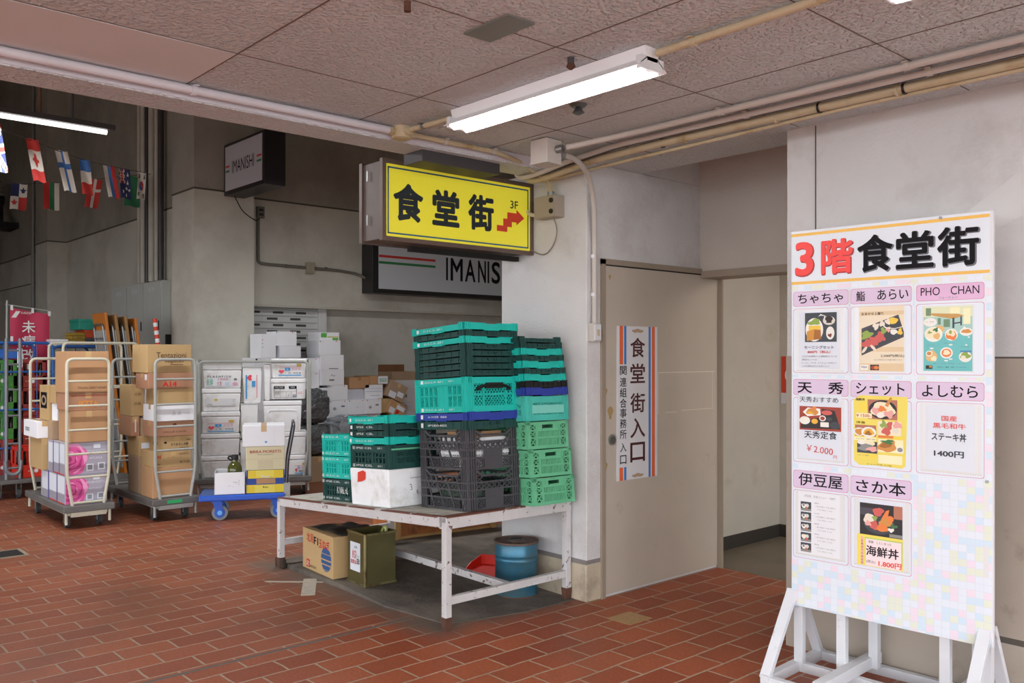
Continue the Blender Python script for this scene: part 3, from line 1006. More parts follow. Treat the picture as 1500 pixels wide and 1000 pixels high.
def milk_crate(label, group):
    w, d, h = .49, .395, .238
    t = thing('milk_crate', label, 'crate', group=group)
    MB().box(-w / 2 + .01, w / 2 - .01, -d / 2 + .01, d / 2 - .01, 0, .012).build('base', M_charcoal, t)
    for k, Mx in enumerate(face_frames(w, d)):
        mb = MB()
        mb.M = Mx
        L = (w if k % 2 == 0 else d) / 2
        # corner columns with ribs
        for e in (-1, 1):
            a, b = sorted((e * L, e * (L - .062)))
            S(mb, a, b, 0, h, -.01, -.004)
            for q in (.003, .02, .037, .054):
                S(mb, *(sorted((e * (L - q), e * (L - q - .008)))), 0, h, -.006, .004)
        i = L - .06
        S(mb, -i, i, 0, .014, -.012, 0)
        for z in (.072, .122, .165):
            S(mb, -L, L, z - .005, z + .005, -.012, .003)
        # top edge dips to a hand hold
        S(mb, -i + .035, i - .035, .198, .210, -.014, .004)
        for e in (-1, 1):
            bar(mb, (e * i, h - .004), (e * (i - .045), .204), .012, -.014, .004)
            lattice(mb, *(sorted((e * i, e * (i - .05)))), .168, .225, 1, 2, .006)
        if k % 2 == 0:
            lattice(mb, -i, i, .125, .163, 9, 1, .007)
            for q in range(3):
                s = -.11 + q * .11
                S(mb, s - .028, s + .028, .168, .172)
                S(mb, s - .028, s - .02, .168, .2)
                S(mb, s + .02, s + .028, .168, .2)
            lattice(mb, -i + .03, i - .03, .014, .070, 14, 3, .004)
            for q in range(4):
                s = -i + q * .105
                bar(mb, (s, .2), (s + .085, .012), .009, -.004, .005)
        else:
            lattice(mb, -i, i, .125, .163, 7, 1, .007)
            S(mb, -.07, .07, .012, .118, -.01, -.003)
            for e in (-1, 1):
                lattice(mb, *(sorted((e * .075, e * i))), .014, .07, 3, 3, .005)
            S(mb, -i, i, .164, .17, -.012, .002)
        mb.build('side_panel', M_charcoal, t)
    return t


def fold_crate_flat(label, m, group, h=.040, w=.52, d=.36, letters=None, rim=False):
    """a collapsible crate folded flat"""
    t = thing('folding_crate', label, 'crate', group=group)
    mb = MB()
    mb.box(-w / 2 + .008, w / 2 - .008, -d / 2 + .008, d / 2 - .008, .004, h - .010)
    mb.build('folded_panel', m, t)
    mb = MB()
    for k, Mx in enumerate(face_frames(w, d)):
        mb.M = Mx
        L = (w if k % 2 == 0 else d) / 2
        for e in (-1, 1):
            a, b = sorted((e * (L + .003), e * (L - .05)))
            S(mb, a, b, 0, h + .006, -.012, .003)
            for q in (.006, .022, .038):
                S(mb, *(sorted((e * (L - q), e * (L - q - .007)))), .0, h + .007, -.006, .006)
        i = L - .05
        S(mb, -i, i, 0.002, h * .45, -.010, .001)
        if rim:
            S(mb, -i, i, h * .45, h - .002, -.012, .003)
            S(mb, -.05, .06, -.004, .006, -.01, .006)
            if k % 2:
                S(mb, -i, -.04, h - .004, h + .004, -.012, .003)
                S(mb, .05, i, h - .004, h + .004, -.012, .003)
        else:
            S(mb, -i, -.05, h * .45, h - .003, -.010, -.002)
            S(mb, .04, i, h * .45, h - .003, -.010, -.002)
            for q in range(6):
                s = -i + .02 + q * (2 * i - .04) / 5
                S(mb, s - .004, s + .004, .006, h - .004, -.010, .004)
            S(mb, -i, i, h - .010, h - .004, -.010, .001)
    mb.build('rim', m, t)
    if letters:
        lettering(t, [(letters, (-.04, -d / 2 - .005, h * .52), '-y', .20, .012, 0, 0)], [M_inkw])
        MB().box(-.215, -.193, -d / 2 - .0062, -d / 2 - .004, h * .25, h * .8).build('label_plate', M_inkw, t)
    return t


def fold_crate_open(label, m, group, h=.155, w=.52, d=.36, letters=None, black_handle=False, style=0):
    """a collapsible crate standing open"""
    t = thing('folding_crate', label, 'crate', group=group)
    MB().box(-w / 2 + .01, w / 2 - .01, -d / 2 + .01, d / 2 - .01, 0, .01).build('base', m, t)
    rh = .036
    mb = MB()
    for k, Mx in enumerate(face_frames(w, d)):
        mb.M = Mx
        L = (w if k % 2 == 0 else d) / 2
        for e in (-1, 1):
            a, b = sorted((e * (L + .003), e * (L - .045)))
            S(mb, a, b, 0, h, -.012, .002)
            for q in (.006, .022, .036):
                S(mb, *(sorted((e * (L - q), e * (L - q - .007)))), 0, h, -.006, .005)
        S(mb, -L, L, h - rh, h - .003, -.013, .002)
        S(mb, -L, L, h - rh - .006, h - rh, -.013, .006)
        S(mb, -L, L, 0.0, rh, -.013, .001)
    mb.build('rim', m, t)
    for k, Mx in enumerate(face_frames(w, d)):
        mb = MB()
        mb.M = Mx
        L = (w if k % 2 == 0 else d) / 2 - .045
        z0, z1 = rh, h - rh - .006
        if k % 2 == 0:
            nb = 9
            for q in range(nb + 1):
                s = -L + 2 * L * q / nb
                S(mb, s - .006, s + .006, z0, z1, -.012, -.001)
            S(mb, -L, L, (z0 + z1) / 2 - .004, (z0 + z1) / 2 + .004, -.012, -.001)
            S(mb, -L, L, z1 - .010, z1, -.012, -.001)
            if style == 0:
                S(mb, -L * .12, L * .32, z0, z1 - .01, -.012, -.003)
                lattice(mb, -L, -L * .12, z0, z1, 12, 4, .004, -.014, -.010)
                lattice(mb, L * .32, L, z0, z1, 10, 4, .004, -.014, -.010)
            else:
                for a, b in ((-.8, -.3), (-.1, .2), (.4, .8)):
                    bar(mb, (a * L, z0), (a * L + .05, z1), .005, -.012, -.004)
                    bar(mb, (b * L, z0), (b * L, z1), .012, -.012, .001)
                S(mb, -L * .3, L * .05, z0 + .01, z1 - .02, -.014, -.008)
        else:
            lattice(mb, -L, L, z0, z1, 14, 5, .005, -.010, -.003)
            for q in (-L, -L * .5, L * .6, L - .008):
                S(mb, q, q + .010, z0, z1, -.012, 0)
            S(mb, -L, L, (z0 + z1) / 2 - .004, (z0 + z1) / 2 + .006, -.012, 0)
        p = mb.build('side_panel', m, t)
        if black_handle and k == 1:
            hb = MB()
            hb.M = Mx
            zc = h - rh - .035
            hb.tube([(-.125, zc, .006), (-.09, zc + .012, .01), (-.06, zc + .018, .01), (.06, zc + .018, .01), (.09, zc + .012, .01), (.125, zc, .006)], .009, 8)
            S(hb, -.06, .07, zc, zc + .034, -.002, .012)
            for e in (-1, 1):
                hb.box(e * .115 - .018, e * .115 + .018, zc - .012, zc - .004, -.002, .008)
            hb.build('handle', M_black, p, smooth=True)
    if letters:
        it = []
        for z in ((h - rh / 2 - .002), rh * .5):
            it.append((letters, (-.06, -d / 2 - .0035, z), '-y', .19, .012, 0, 0))
            it.append(('60 l', (.12, -d / 2 - .0035, z), '-y', .05, .012, .0, 0))
        lettering(t, it, [M_inkw])
        MB().box(-.20, -.178, -d / 2 - .004, -d / 2 - .001, h - rh * .8, h - rh * .25).box(-.20, -.178, -d / 2 - .004, -d / 2 - .001, rh * .2, rh * .75).build('label_plate', M_inkw, t)
    return t


def harvest_crate(label, group, h=.168, w=.50, d=.335):
    t = thing('harvest_crate', label, 'crate', group=group)
    MB().box(-w / 2 + .01, w / 2 - .01, -d / 2 + .01, d / 2 - .01, 0, .01).build('base', M_green, t)
    for k, Mx in enumerate(face_frames(w, d)):
        mb = MB()
        mb.M = Mx
        L = (w if k % 2 == 0 else d) / 2
        S(mb, -L, L, 0, .02, -.012, .001)
        S(mb, -L, L, h - .022, h - .004, -.014, .002)
        for z in (.068, .112):
            S(mb, -L, L, z - .005, z + .005, -.012, .001)
        for e in (-1, 1):
            S(mb, *(sorted((e * L, e * (L - .022)))), 0, h, -.012, .002)
            S(mb, *(sorted((e * (L - .065), e * (L - .078)))), .02, h - .02, -.012, .001)
            a, b = sorted((e * (L - .065), e * (L - .022)))
            for z0, z1 in ((.02, .063), (.073, .107), (.117, h - .022)):
                bar(mb, (a, z0), (b, z1), .006, -.01, -.001)
                bar(mb, (a, z1), (b, z0), .006, -.01, -.001)
        i = L - .078
        nn = int(2 * i / .0125)
        for q in range(nn):
            s = -i + (q + .5) * 2 * i / nn
            S(mb, s - .0038, s + .0038, .02, .11, -.010, -.003)
        S(mb, -i, -.045, .117, h - .02, -.012, -.004)
        S(mb, .045, i, .117, h - .02, -.012, -.004)
        S(mb, -.045, .045, .117, .124, -.012, .002)
        mb.build('side_panel', M_green, t)
    return t


M_hidden = M_green_d
LT = 'D.S.C.A. 60 l'
G1 = 'crates of the tall front stack'
bxc, byc = -4.235, 3.448
z = 0.0
o = milk_crate('charcoal milk crate at the bottom of the tall stack, stamped end wall', G1)
put_on_table(o, bxc, byc, z, math.radians(-2)); z += .239
o = milk_crate('upper charcoal milk crate with white basket and boxes inside', G1)
put_on_table(o, bxc + .002, byc, z, math.radians(-2)); z += .239
o = fold_crate_flat('dark green folded crate with white lettering on the charcoal milk crates', M_green_d, G1, .052, .525, .40, 'IPSE0402')
put_on_table(o, bxc, byc, z, math.radians(-2)); z += .055
o = fold_crate_flat('blue folded crate under the big open teal crate', M_blue, G1, .046, .54, .40, 'A-WEB  B&B', True)
put_on_table(o, bxc, byc, z, math.radians(-2)); z += .05
o = fold_crate_open('large open teal folding crate with a black end handle', M_teal, G1, .208, .535, .40, LT, True)
put_on_table(o, bxc, byc - .005, z, math.radians(-2)); z += .212
names = ['lowest of five dark green folded crates above the open teal crate', 'second of five dark green folded crates above the open teal crate', 'middle of five dark green folded crates above the open teal crate',
         'fourth of five dark green folded crates above the open teal crate', 'topmost of five dark green folded crates, right under a teal one']
for k in range(5):
    o = fold_crate_flat(names[k], M_green_d, G1, .0365, .53, .395)
    put_on_table(o, bxc + .004 * ((k % 2) - .5), byc - .003, z, math.radians(-2)); z += .039
o = fold_crate_flat('teal folded crate third from the top of the tall stack', M_teal, G1, .035, .545, .41, LT, True)
put_on_table(o, bxc - .002, byc - .004, z, math.radians(-2)); z += .039
o = fold_crate_flat('single dark green folded crate between two teal ones on tall stack', M_green_d, G1, .036, .535, .40)
put_on_table(o, bxc, byc - .004, z, math.radians(-2)); z += .040
o = fold_crate_flat('teal folded crate on the very top of the tall stack', M_teal, G1, .038, .55, .41, LT, True)
put_on_table(o, bxc - .004, byc - .006, z, math.radians(-2.5))

# what is in the upper milk crate
t = thing('mesh_basket', 'white plastic mesh basket inside the upper charcoal milk crate', 'basket')
for k, Mx in enumerate(face_frames(.30, .3)):
    mb = MB()
    mb.M = Mx
    S(mb, -.15, .15, .155, .175, -.004, .002)
    S(mb, -.15, .15, .075, .092, -.004, .001)
    S(mb, -.15, .15, 0, .01, -.004, .001)
    lattice(mb, -.15, .15, .01, .155, 14, 6, .005, -.005, -.001)
    mb.build('side_panel', M_foam, t)
MB().box(-.148, .148, -.148, .148, 0, .006).build('base', M_foam, t)
put_on_table(t, -4.17, 3.44, .239 + .014)
t = tag(MB().box(-.13, .13, -.11, .11, 0, .035).build('carton', M_card, bevel=.003), 'flat brown carton lying on top of the white mesh basket', 'box')
put_on_table(t, -4.18, 3.45, .239 + .014 + .176)

t = thing('goods_sack', 'dark green net sack of goods inside the lower charcoal crate', 'sack')
mb = MB()
mb.lathe((0, 0, 0), [(.12, 0), (.16, .03), (.17, .08), (.15, .13), (.09, .155)], 18)
o = mb.build('sack_body', mat('dark green net', '#3a4a3f', .7, var=.3, scale=25, bump=.6, bscale=60), t, smooth=True)
o.scale = (1.25, 1, 1)
put_on_table(t, -4.235, 3.45, .014)

G2 = 'crates of the stack beside the pillar'
rx, ry = -4.105, 3.815
z = 0.0
for k, nm in enumerate(('lowest of three mid green harvest crates beside the pillar', 'middle one of three mid green harvest crates beside the pillar', 'topmost of three mid green harvest crates beside the pillar')):
    o = harvest_crate(nm, G2)
    put_on_table(o, rx - .006 * k, ry - .012 * k, z, math.radians(-2)); z += .171
ry -= .028
rx -= .015
o = fold_crate_open('dusty teal open crate with clear wrap handle on green harvest crates', M_teald, G2, .152, .52, .345, None, False)
MB().box(.262, .266, -.13, .13, .045, .095).build('clear_wrap', mat('milky wrap', '#7fd0c2', .2), o)
put_on_table(o, rx, ry, z, math.radians(-2)); z += .156
seq = [(M_blue, 'blue folded crate in the pillar stack under a black one', .042, True), (M_black, 'black folded crate, only black one in the pillar stack', .040, False),
       (M_teal, 'lowest of three teal folded crates in the pillar stack', .037, True), (M_green_d, 'lower dark green folded crate between teal ones beside pillar', .036, False),
       (M_teal, 'middle one of three teal folded crates in pillar stack', .038, True), (M_green_d, 'upper dark green folded crate between teal ones beside pillar', .036, False),
       (M_teal, 'highest of three teal folded crates in the pillar stack', .036, True), (M_green_d, 'dark green folded crate second from top beside the pillar', .036, False),
       (M_green_d, 'dark green folded crate crowning the stack beside the pillar', .030, False)]
for k, (m, nm, h, rm) in enumerate(seq):
    o = fold_crate_flat(nm, m, G2, h, .52, .345, None, rm)
    put_on_table(o, rx - .003 * k, ry - .003 * k + .004 * (k % 2), z, math.radians(-2)); z += h + .003

# middle stack
G3 = 'crates on the white foam box'
mx_, my_ = -4.795, 3.27
t = thing('foam_box', 'large plain white foam box with a red tape patch on table', 'box')
MB().taper(-.225, .225, -.2, .2, 0, .24, .006).build('box_body', M_foam, t, bevel=.008)
mb = MB()
mb._add([(-.13, -.2025, .15), (-.075, -.202, .157), (-.035, -.202, .172), (-.03, -.202, .215), (-.06, -.202, .228), (-.125, -.202, .214)], [(0, 1, 2, 3, 4, 5)], 0)
mb.build('red_tape', M_red, t)
lettering(t, [('ooxyoxxo', (.227, .03, .175), '+x', .13, .014, 0, 0), ('3', (.2255, -.03, .12), '+x', .015, .04, 0, 0, .2), ('?', (.2245, .02, .085), '+x', .03, .02, 0, 0, 1.2)], [M_inkg])
put_on_table(t, mx_, my_, 0, 0)
z = .241
o = fold_crate_open('dark green open crate standing on the big white foam box', M_green_d, G3, .150, .45, .36, 'IPSE CEL', style=1)
MB().box(.226, .235, -.17, .15, .118, .128).build('green_flap', M_green, o)
put_on_table(o, mx_ + .005, my_ - .01, z, 0); z += .154
o = fold_crate_flat('teal folded crate directly on the dark green open crate', M_teal, G3, .042, .47, .37, LT, True)
put_on_table(o, mx_ + .005, my_ - .012, z); z += .046
o = fold_crate_flat('lower of two dark green lettered folded crates between teal ones', M_green_d, G3, .040, .455, .36, 'IPSE  CEL', False)
put_on_table(o, mx_ + .003, my_ - .01, z); z += .043
o = fold_crate_flat('upper of two dark green lettered folded crates between teal ones', M_green_d, G3, .040, .455, .36, 'IPSE  CEL', False)
put_on_table(o, mx_ + .003, my_ - .01, z); z += .043
o = fold_crate_flat('teal folded crate on top of the middle stack', M_teal, G3, .044, .47, .37, LT, True)
put_on_table(o, mx_ + .005, my_ - .012, z)
# small stack
G4 = 'crates of the small end stack'
lx_, ly_ = -5.285, 3.30
o = fold_crate_open('dark green open crate scribbled white, below two teal crates', M_green_d, G4, .150, .395, .33, 'IPSE CEL', style=1)
lettering(o, [('K NhL nL', (.06, -.1665, .075), '-y', .14, .045, 0, 0)], [M_inkw])
put_on_table(o, lx_, ly_, 0)
o = fold_crate_open('lower of two open teal crates at the table end', M_teal, G4, .150, .395, .33, 'D.S.C.A.')
put_on_table(o, lx_, ly_, .153)
o = fold_crate_open('upper of two open teal crates at the table end', M_teal, G4, .150, .395, .33, 'D.S.C.A.')
put_on_table(o, lx_ + .003, ly_, .306)

# ------------------------------------------------------------------ under the table


def carton(label, X0, X1, Y0, Y1, Z0, Z1, m, group=None, rz=0.0, fr=None, name='carton', cat='box', bevel=.004, seam=True, tape=M_tape):
    """closed cardboard box; root mesh centred on its base"""
    cx, cy = (X0 + X1) / 2, (Y0 + Y1) / 2
    w, d, h = X1 - X0, Y1 - Y0, Z1 - Z0
    o = MB().box(-w / 2, w / 2, -d / 2, d / 2, 0, h).build(name, m, None, bevel=bevel)
    if fr:
        x, y, r = fr
        o.location = (x + cx * math.cos(r) - cy * math.sin(r), y + cx * math.sin(r) + cy * math.cos(r), Z0)
        o.rotation_euler = (0, 0, r + rz)
    else:
        o.location = (cx, cy, Z0)
        o.rotation_euler = (0, 0, rz)
    tag(o, label, cat, group)
    if seam:
        if w > d:
            MB().box(-w / 2 - .0008, w / 2 + .0008, -.025, .025, h - .001, h + .0008).box(w / 2, w / 2 + .0008, -.025, .025, h - min(.06, h * .3), h).build('packing_tape', tape, o)
        else:
            MB().box(-.025, .025, -d / 2 - .0008, d / 2 + .0008, h - .001, h + .0008).box(-.025, .025, -d / 2 - .0008, -d / 2, h - min(.06, h * .3), h).build('packing_tape', tape, o)
    o['w'], o['d'], o['h'] = w, d, h
    return o


def on_front(o, items, mats, face='+x'):
    """items (text, s fraction, z fraction, width frac, height frac, bold, mat) on one face of a carton"""
    w, d, h = o['w'], o['d'], o['h']
    out = []
    for it_ in items:
        s, fs, fz, fw, fh, b, m = it_[:7]
        if face == '+x':
            out.append((s, (w / 2 + .0016, (fs - .5) * d, fz * h), '+x', fw * d, fh * h, b, m))
        else:
            out.append((s, ((fs - .5) * w, -d / 2 - .0016, fz * h), '-y', fw * w, fh * h, b, m))
    return lettering(o, out, mats)


def patch(o, rects, mats, face='+x', name='printed_panel'):
    w, d, h = o['w'], o['d'], o['h']
    mb = MB()
    for a0, a1, b0, b1, m in rects:
        if face == '+x':
            mb.box(w / 2, w / 2 + .0009 + .0002 * m, (a0 - .5) * d, (a1 - .5) * d, b0 * h, b1 * h, m)
        else:
            mb.box((a0 - .5) * w, (a1 - .5) * w, -d / 2 - .0009 - .0002 * m, -d / 2, b0 * h, b1 * h, m)
    return mb.build(name, mats, o)


o = carton('tan onion carton with red characters and a blue landscape print', -5.72, -5.24, 3.09, 3.36, .03, .315, M_card2, seam=False, rz=math.radians(-4))
on_front(o, [('北見', .26, .80, .24, .22, .010, 0), ('F1', .46, .77, .14, .19, .02, 1), ('玉ねぎ', .72, .755, .34, .22, .012, 0), ('JAきたみ', .35, .10, .22, .08, .01, 1), ('北', .19, .155, .09, .13, 0, 2)], [M_inkr, M_ink, M_paper], '-y')
patch(o, [(.14, .245, .06, .25, 0)], [M_inkr], '-y', 'red_seal')
mb = MB()
cxx, czz = .34 * .48 - .06 + .035, .118
for z0, z1, k in ((.155, .205, 0), (.118, .150, 1), (.085, .108, 2), (.045, .076, 3), (.034, .041, 4)):
    rr_ = .085
    pts = []
    for zz in (z0, (z0 + z1) / 2, z1):
        pts.append((cxx + .078 * math.sqrt(max(0, 1 - ((zz - czz) / rr_) ** 2)), zz))
    pts += [(2 * cxx - a, b) for a, b in reversed(pts)]
    mb.poly([(a, -.1362, b) for a, b in pts])
mb.build('landscape_print', mat('print blue', '#2d5286', .7), o)
# 18 litre can, open
t = thing('oil_can', 'open rusty olive square tin can with a paper label', 'can', (-5.055, 3.255, .028), math.radians(-3))
M_tin = mat('olive tin', '#69633f', .35, metal=.55, var=.12, scale=5, dirt='#5a3d22', dirt_scale=5, dirt_lo=.6, dirt_hi=.75)
mb = MB()
a, hh = .117, .345
for x0, x1, y0, y1 in ((-a, a, -a, -a + .004), (-a, a, a - .004, a), (-a, -a + .004, -a, a), (a - .004, a, -a, a)):
    mb.box(x0, x1, y0, y1, 0, hh)
mb.box(-a, a, -a, a, 0, .006)
mb.build('can_body', M_tin, t, bevel=.002)
mb = MB()
for x0, x1, y0, y1 in ((-a - .005, a + .005, -a - .005, -a + .004), (-a - .005, a + .005, a - .004, a + .005), (-a - .005, -a + .004, -a, a), (a - .004, a + .005, -a, a)):
    mb.box(x0, x1, y0, y1, hh - .012, hh + .002).box(x0, x1, y0, y1, 0, .014)
mb.cyl((a - .004, -a + .004, .0), (a - .004, -a + .004, hh), .012, n=12)
mb.build('rolled_rim', mat('worn tin edge', '#8a8258', .35, metal=.6, dirt='#55351f', dirt_scale=6, dirt_lo=.5, dirt_hi=.65), t, smooth=True)
mb = MB().box(-.078, .055, -a - .0015, -a, .085, .275)
mb.build('paper_label', M_paper, t)
lettering(t, [('白', (.032, -a - .003, .155), '-y', .032, .04, .03, 0), ('絞', (-.02, -a - .003, .195), '-y', .06, .06, 0, 1), ('健康油', (-.03, -a - .003, .145), '-y', .075, .03, .01, 1), ('品質', (.0, -a - .003, .245), '-y', .04, .018, 0, 0), ('サラダ', (.02, -a - .003, .185), '-y', .05, .02, 0, 2)], [M_ink, M_inkr, M_inkgreen])
mb = MB()
mb.tube(rnd([(-.02, .08, .2), (-.015, .09, .33), (.03, .095, .37), (.045, .09, .25)], .03), .012, 8)
mb.build('lining', mat('greenish liner', '#a5a860', .3), t, smooth=True)
# black sheet thrown over the carton and can
mb = MB()
nx, ny = 14, 8
V = []
for i in range(nx + 1):
    for j in range(ny + 1):
        x = -5.66 + .42 * i / nx
        y = 3.14 + .30 * j / ny
        V.append((x, y, .322 + .004 * math.sin(i * .9 + j * .7) + .010 * math.sin(j * .8) * (j / ny) + .012 * math.exp(-((i - 8) / 2.5) ** 2)))
F = [(i * (ny + 1) + j, (i + 1) * (ny + 1) + j, (i + 1) * (ny + 1) + j + 1, i * (ny + 1) + j + 1) for i in range(nx) for j in range(ny)]
mb._add(V, F, 0)
o = mb.build('plastic_sheet', mat('dull black sheet', '#2a2826', .55), smooth=True)
sm = o.modifiers.new('s', 'SOLIDIFY')
sm.thickness = .004
tag(o, 'crumpled black sheet lying over the tan onion carton', 'sheet')
# blue drum
t = thing('drum', 'battered blue steel pail with rusty lid under the table', 'drum', (-4.235, 3.83, .003))
M_drum = mat('worn blue drum', '#3a7590', .35, metal=.35, var=.25, scale=6, dirt='#55696a', dirt_scale=5, dirt_lo=.45, dirt_hi=.66)
MB().lathe((0, 0, 0), [(.134, 0), (.138, .006), (.138, .225), (.143, .232), (.138, .240), (.138, .256), (.143, .263), (.138, .270), (.138, .342)], 36).build('drum_body', M_drum, t, smooth=True)
MB().lathe((0, 0, 0), [(.138, .336), (.145, .340), (.145, .352), (.136, .354), (.132, .346), (.06, .344), (.055, .352), (.02, .352)], 36).build('lid', mat('rusty lid', '#6b5850', .6, metal=.3, var=.15, dirt='#4a332a', dirt_scale=8), t, smooth=True)
mb = MB()
mb.tube([(.045 * math.cos(q), .045 * math.sin(q), .356) for q in [2 * PI * k / 20 for k in range(21)]], .006, 6)
mb.build('spout_ring', M_darkmetal, t, smooth=True)
MB().cyl((0, 0, 0), (0, 0, .012), .1395, n=36).build('foot_rim', M_rust, t, smooth=True)
# dustpan
t = thing('dustpan', 'bright red dustpan lying behind the blue steel pail', 'dustpan', (-4.72, 4.02, .025), math.radians(25))
mb = MB()
mb._add([(-.16, -.14, .0), (.16, -.14, 0), (.13, .12, .02), (-.13, .12, .02), (-.16, -.14, .004), (.16, -.14, .004), (.13, .12, .024), (-.13, .12, .024)],
        [(0, 3, 2, 1), (4, 5, 6, 7), (0, 1, 5, 4), (1, 2, 6, 5), (2, 3, 7, 6), (3, 0, 4, 7)], 0)
mb.prism([(-.14, 0), (.12, .02), (.12, .085), (-.02, .06)], lambda a_, b_, d: (-.16 + (a_ + .14) * .115 + d, a_, b_), .006)
mb.prism([(-.14, 0), (.12, .02), (.12, .085), (-.02, .06)], lambda a_, b_, d: (.16 - (a_ + .14) * .115 + d, a_, b_), .006)
mb.box(-.13, .13, .118, .124, .02, .09)
mb.build('pan', mat('red plastic pan', '#d92c1e', .35), t)
MB().cyl((0, .12, .07), (0, .27, .075), .014).build('handle', mat('red plastic pan', '#d92c1e'), t, smooth=True)
# old wooden cabinet lying behind the table
M_wood = mat('old orange wood', '#b06d3c', .5, var=.2, scale=6, dirt='#7d4a2c', dirt_scale=5)
t = thing('wooden_chest', 'old orange brown wooden chest on floor behind the table', 'chest', (-6.06, 4.14, 0), math.radians(-8))
MB().box(-.45, 0, 0, .95, .0, .44).build('chest_body', M_wood, t, bevel=.004)
mb = MB()
mb.box(-.02, .03, -.02, .03, 0, .46).box(-.02, .03, .92, .97, 0, .46).box(-.02, .02, 0, .95, 0, .05).box(0.0, .022, 0, .95, .17, .21).box(-.02, .02, 0, .95, .41, .46)
mb.build('frame', mat('pale batten wood', '#c59a62', .6, var=.15, scale=6), t)
MB().box(-.46, .03, -.02, .97, .44, .462).build('lid', M_wood, t)
o = tag(MB().box(-.02, .02, 0, .45, 0, .50).build('board_offcut', mat('reddish brown board', '#5e3526', .6, var=.1), None, bevel=.01), 'reddish brown board standing between the chest and the pillar', 'board')
o.location = (-5.1, 4.62, .03)
# floor marks and drain
o = tag(MB().box(0, .03, 0, .40, 0, .0012).build('floor_tape', mat('dirty white tape', '#b9b2a4', .7, var=.1, scale=20), None, loc=(-5.63, 2.775, .0005), rz=math.radians(-44)), 'thin strip of dirty white tape on tiles near onion carton', 'tape')
o = tag(MB().box(0, .43, -.045, .045, 0, .0016).build('floor_tape', mat('dirty white tape', '#b9b2a4'), None, loc=(-5.48, 3.03, .0007), rz=math.radians(-31)), 'short wide piece of dirty white tape crossing the thin strip', 'tape')
t = thing('drain_grate', 'dark drain grate set in the tiled floor', 'drain', (-7.72, 1.45, 0), math.radians(0))
MB().box(-.16, .13, -.6, .32, 0, .004).build('grate_frame', mat('drain frame', '#8a7c68', .7), t)
mb = MB()
for k in range(7):
    mb.box(-.13 + k * .035, -.105 + k * .035, -.58, .29, .004, .006)
mb.build('grate_bars', M_darkgap, t)

# =====================================================================================  LOADING HALL: TROLLEYS


def caster(parent, x, y, zt, r=.055, m=None):
    mb = MB()
    mb.box(x - .04, x + .04, y - .035, y + .035, zt - .006, zt)
    mb.box(x - .03, x + .012, y - .024, y - .020, r * .8, zt).box(x - .03, x + .012, y + .020, y + .024, r * .8, zt)
    c = mb.build('caster', M_steel, parent)
    MB().cyl((x - .012, y - .017, r), (x - .012, y + .017, r), r, n=20).cyl((x - .012, y - .019, r), (x - .012, y + .019, r), r * .4, n=12).build('wheel', m or M_wheel, c, smooth=True)


def hoop(parent, x, W, z0, z1, m, rungs, name, r=.014, taper=.035, depth=0):
    mb = MB()
    pts = [(x, .03 + taper, z0), (x, .03 + taper * .8, z0 + .05), (x, .02, z0 + .28), (x, .02, z1), (x, W - .02, z1), (x, W - .02, z0 + .28), (x, W - .03 - taper * .8, z0 + .05), (x, W - .03 - taper, z0)]
    mb.tube(rnd(pts, .06, 5), r, 8)
    for z in rungs:
        e = .02 if z > z0 + .28 else .02 + taper * (1 - (z - z0) / .28)
        mb.tube([(x, e, z), (x, W - e, z)], r * .75, 8)
    return mb.build(name, m, parent, smooth=True)


def trolley(label, x, y, L, W, m, rz=0.0, zt=1.50, rungs=(), dz=.215, rear=True):
    t = thing('cage_trolley', label, 'trolley', (x, y, 0), rz)
    MB().box(-L, 0.02, -.02, W + .02, dz - .06, dz).build('platform', M_cartdeck, t, bevel=.008)
    MB().box(-L + .05, -.03, .03, .06, dz - .09, dz - .06).box(-L + .05, -.03, W - .06, W - .03, dz - .09, dz - .06).box(-.03, .005, .05, W - .05, dz - .10, dz - .06).build('chassis', m, t)
    hoop(t, -.02, W, dz, zt, m, rungs, 'end_frame')
    if rear:
        hoop(t, -L + .04, W, dz, zt, m, rungs, 'end_frame')
    for cx in (-.16, -L + .16):
        for cy in (.06, W - .06):
            caster(t, cx, cy, dz - .06)
    mb = MB()
    for cy in (.015, W - .015):
        mb.cyl((-.02, cy, .05), (-.02, cy, dz - .05), .012).cyl((-L + .04, cy, .06), (-L + .04, cy, dz - .05), .014)
    mb.build('bumper_leg', m, t, smooth=True)
    return t


# trolley with the water cartons
trolley('cream cage trolley loaded with grey water cartons printed with pink roses', -8.40, 2.24, 1.30, .395, M_cream, 0, 1.515, (1.317, 1.097, .882, .668, .46, .235))
M_sb = mat('lilac grey print', '#a9a5b4', .4)
M_rose = mat('rose pink', '#dd5a9e', .5)
M_rosed = mat('rose deep pink', '#b8347c', .5)
M_rosel = mat('rose pale pink', '#f0a0cc', .5)


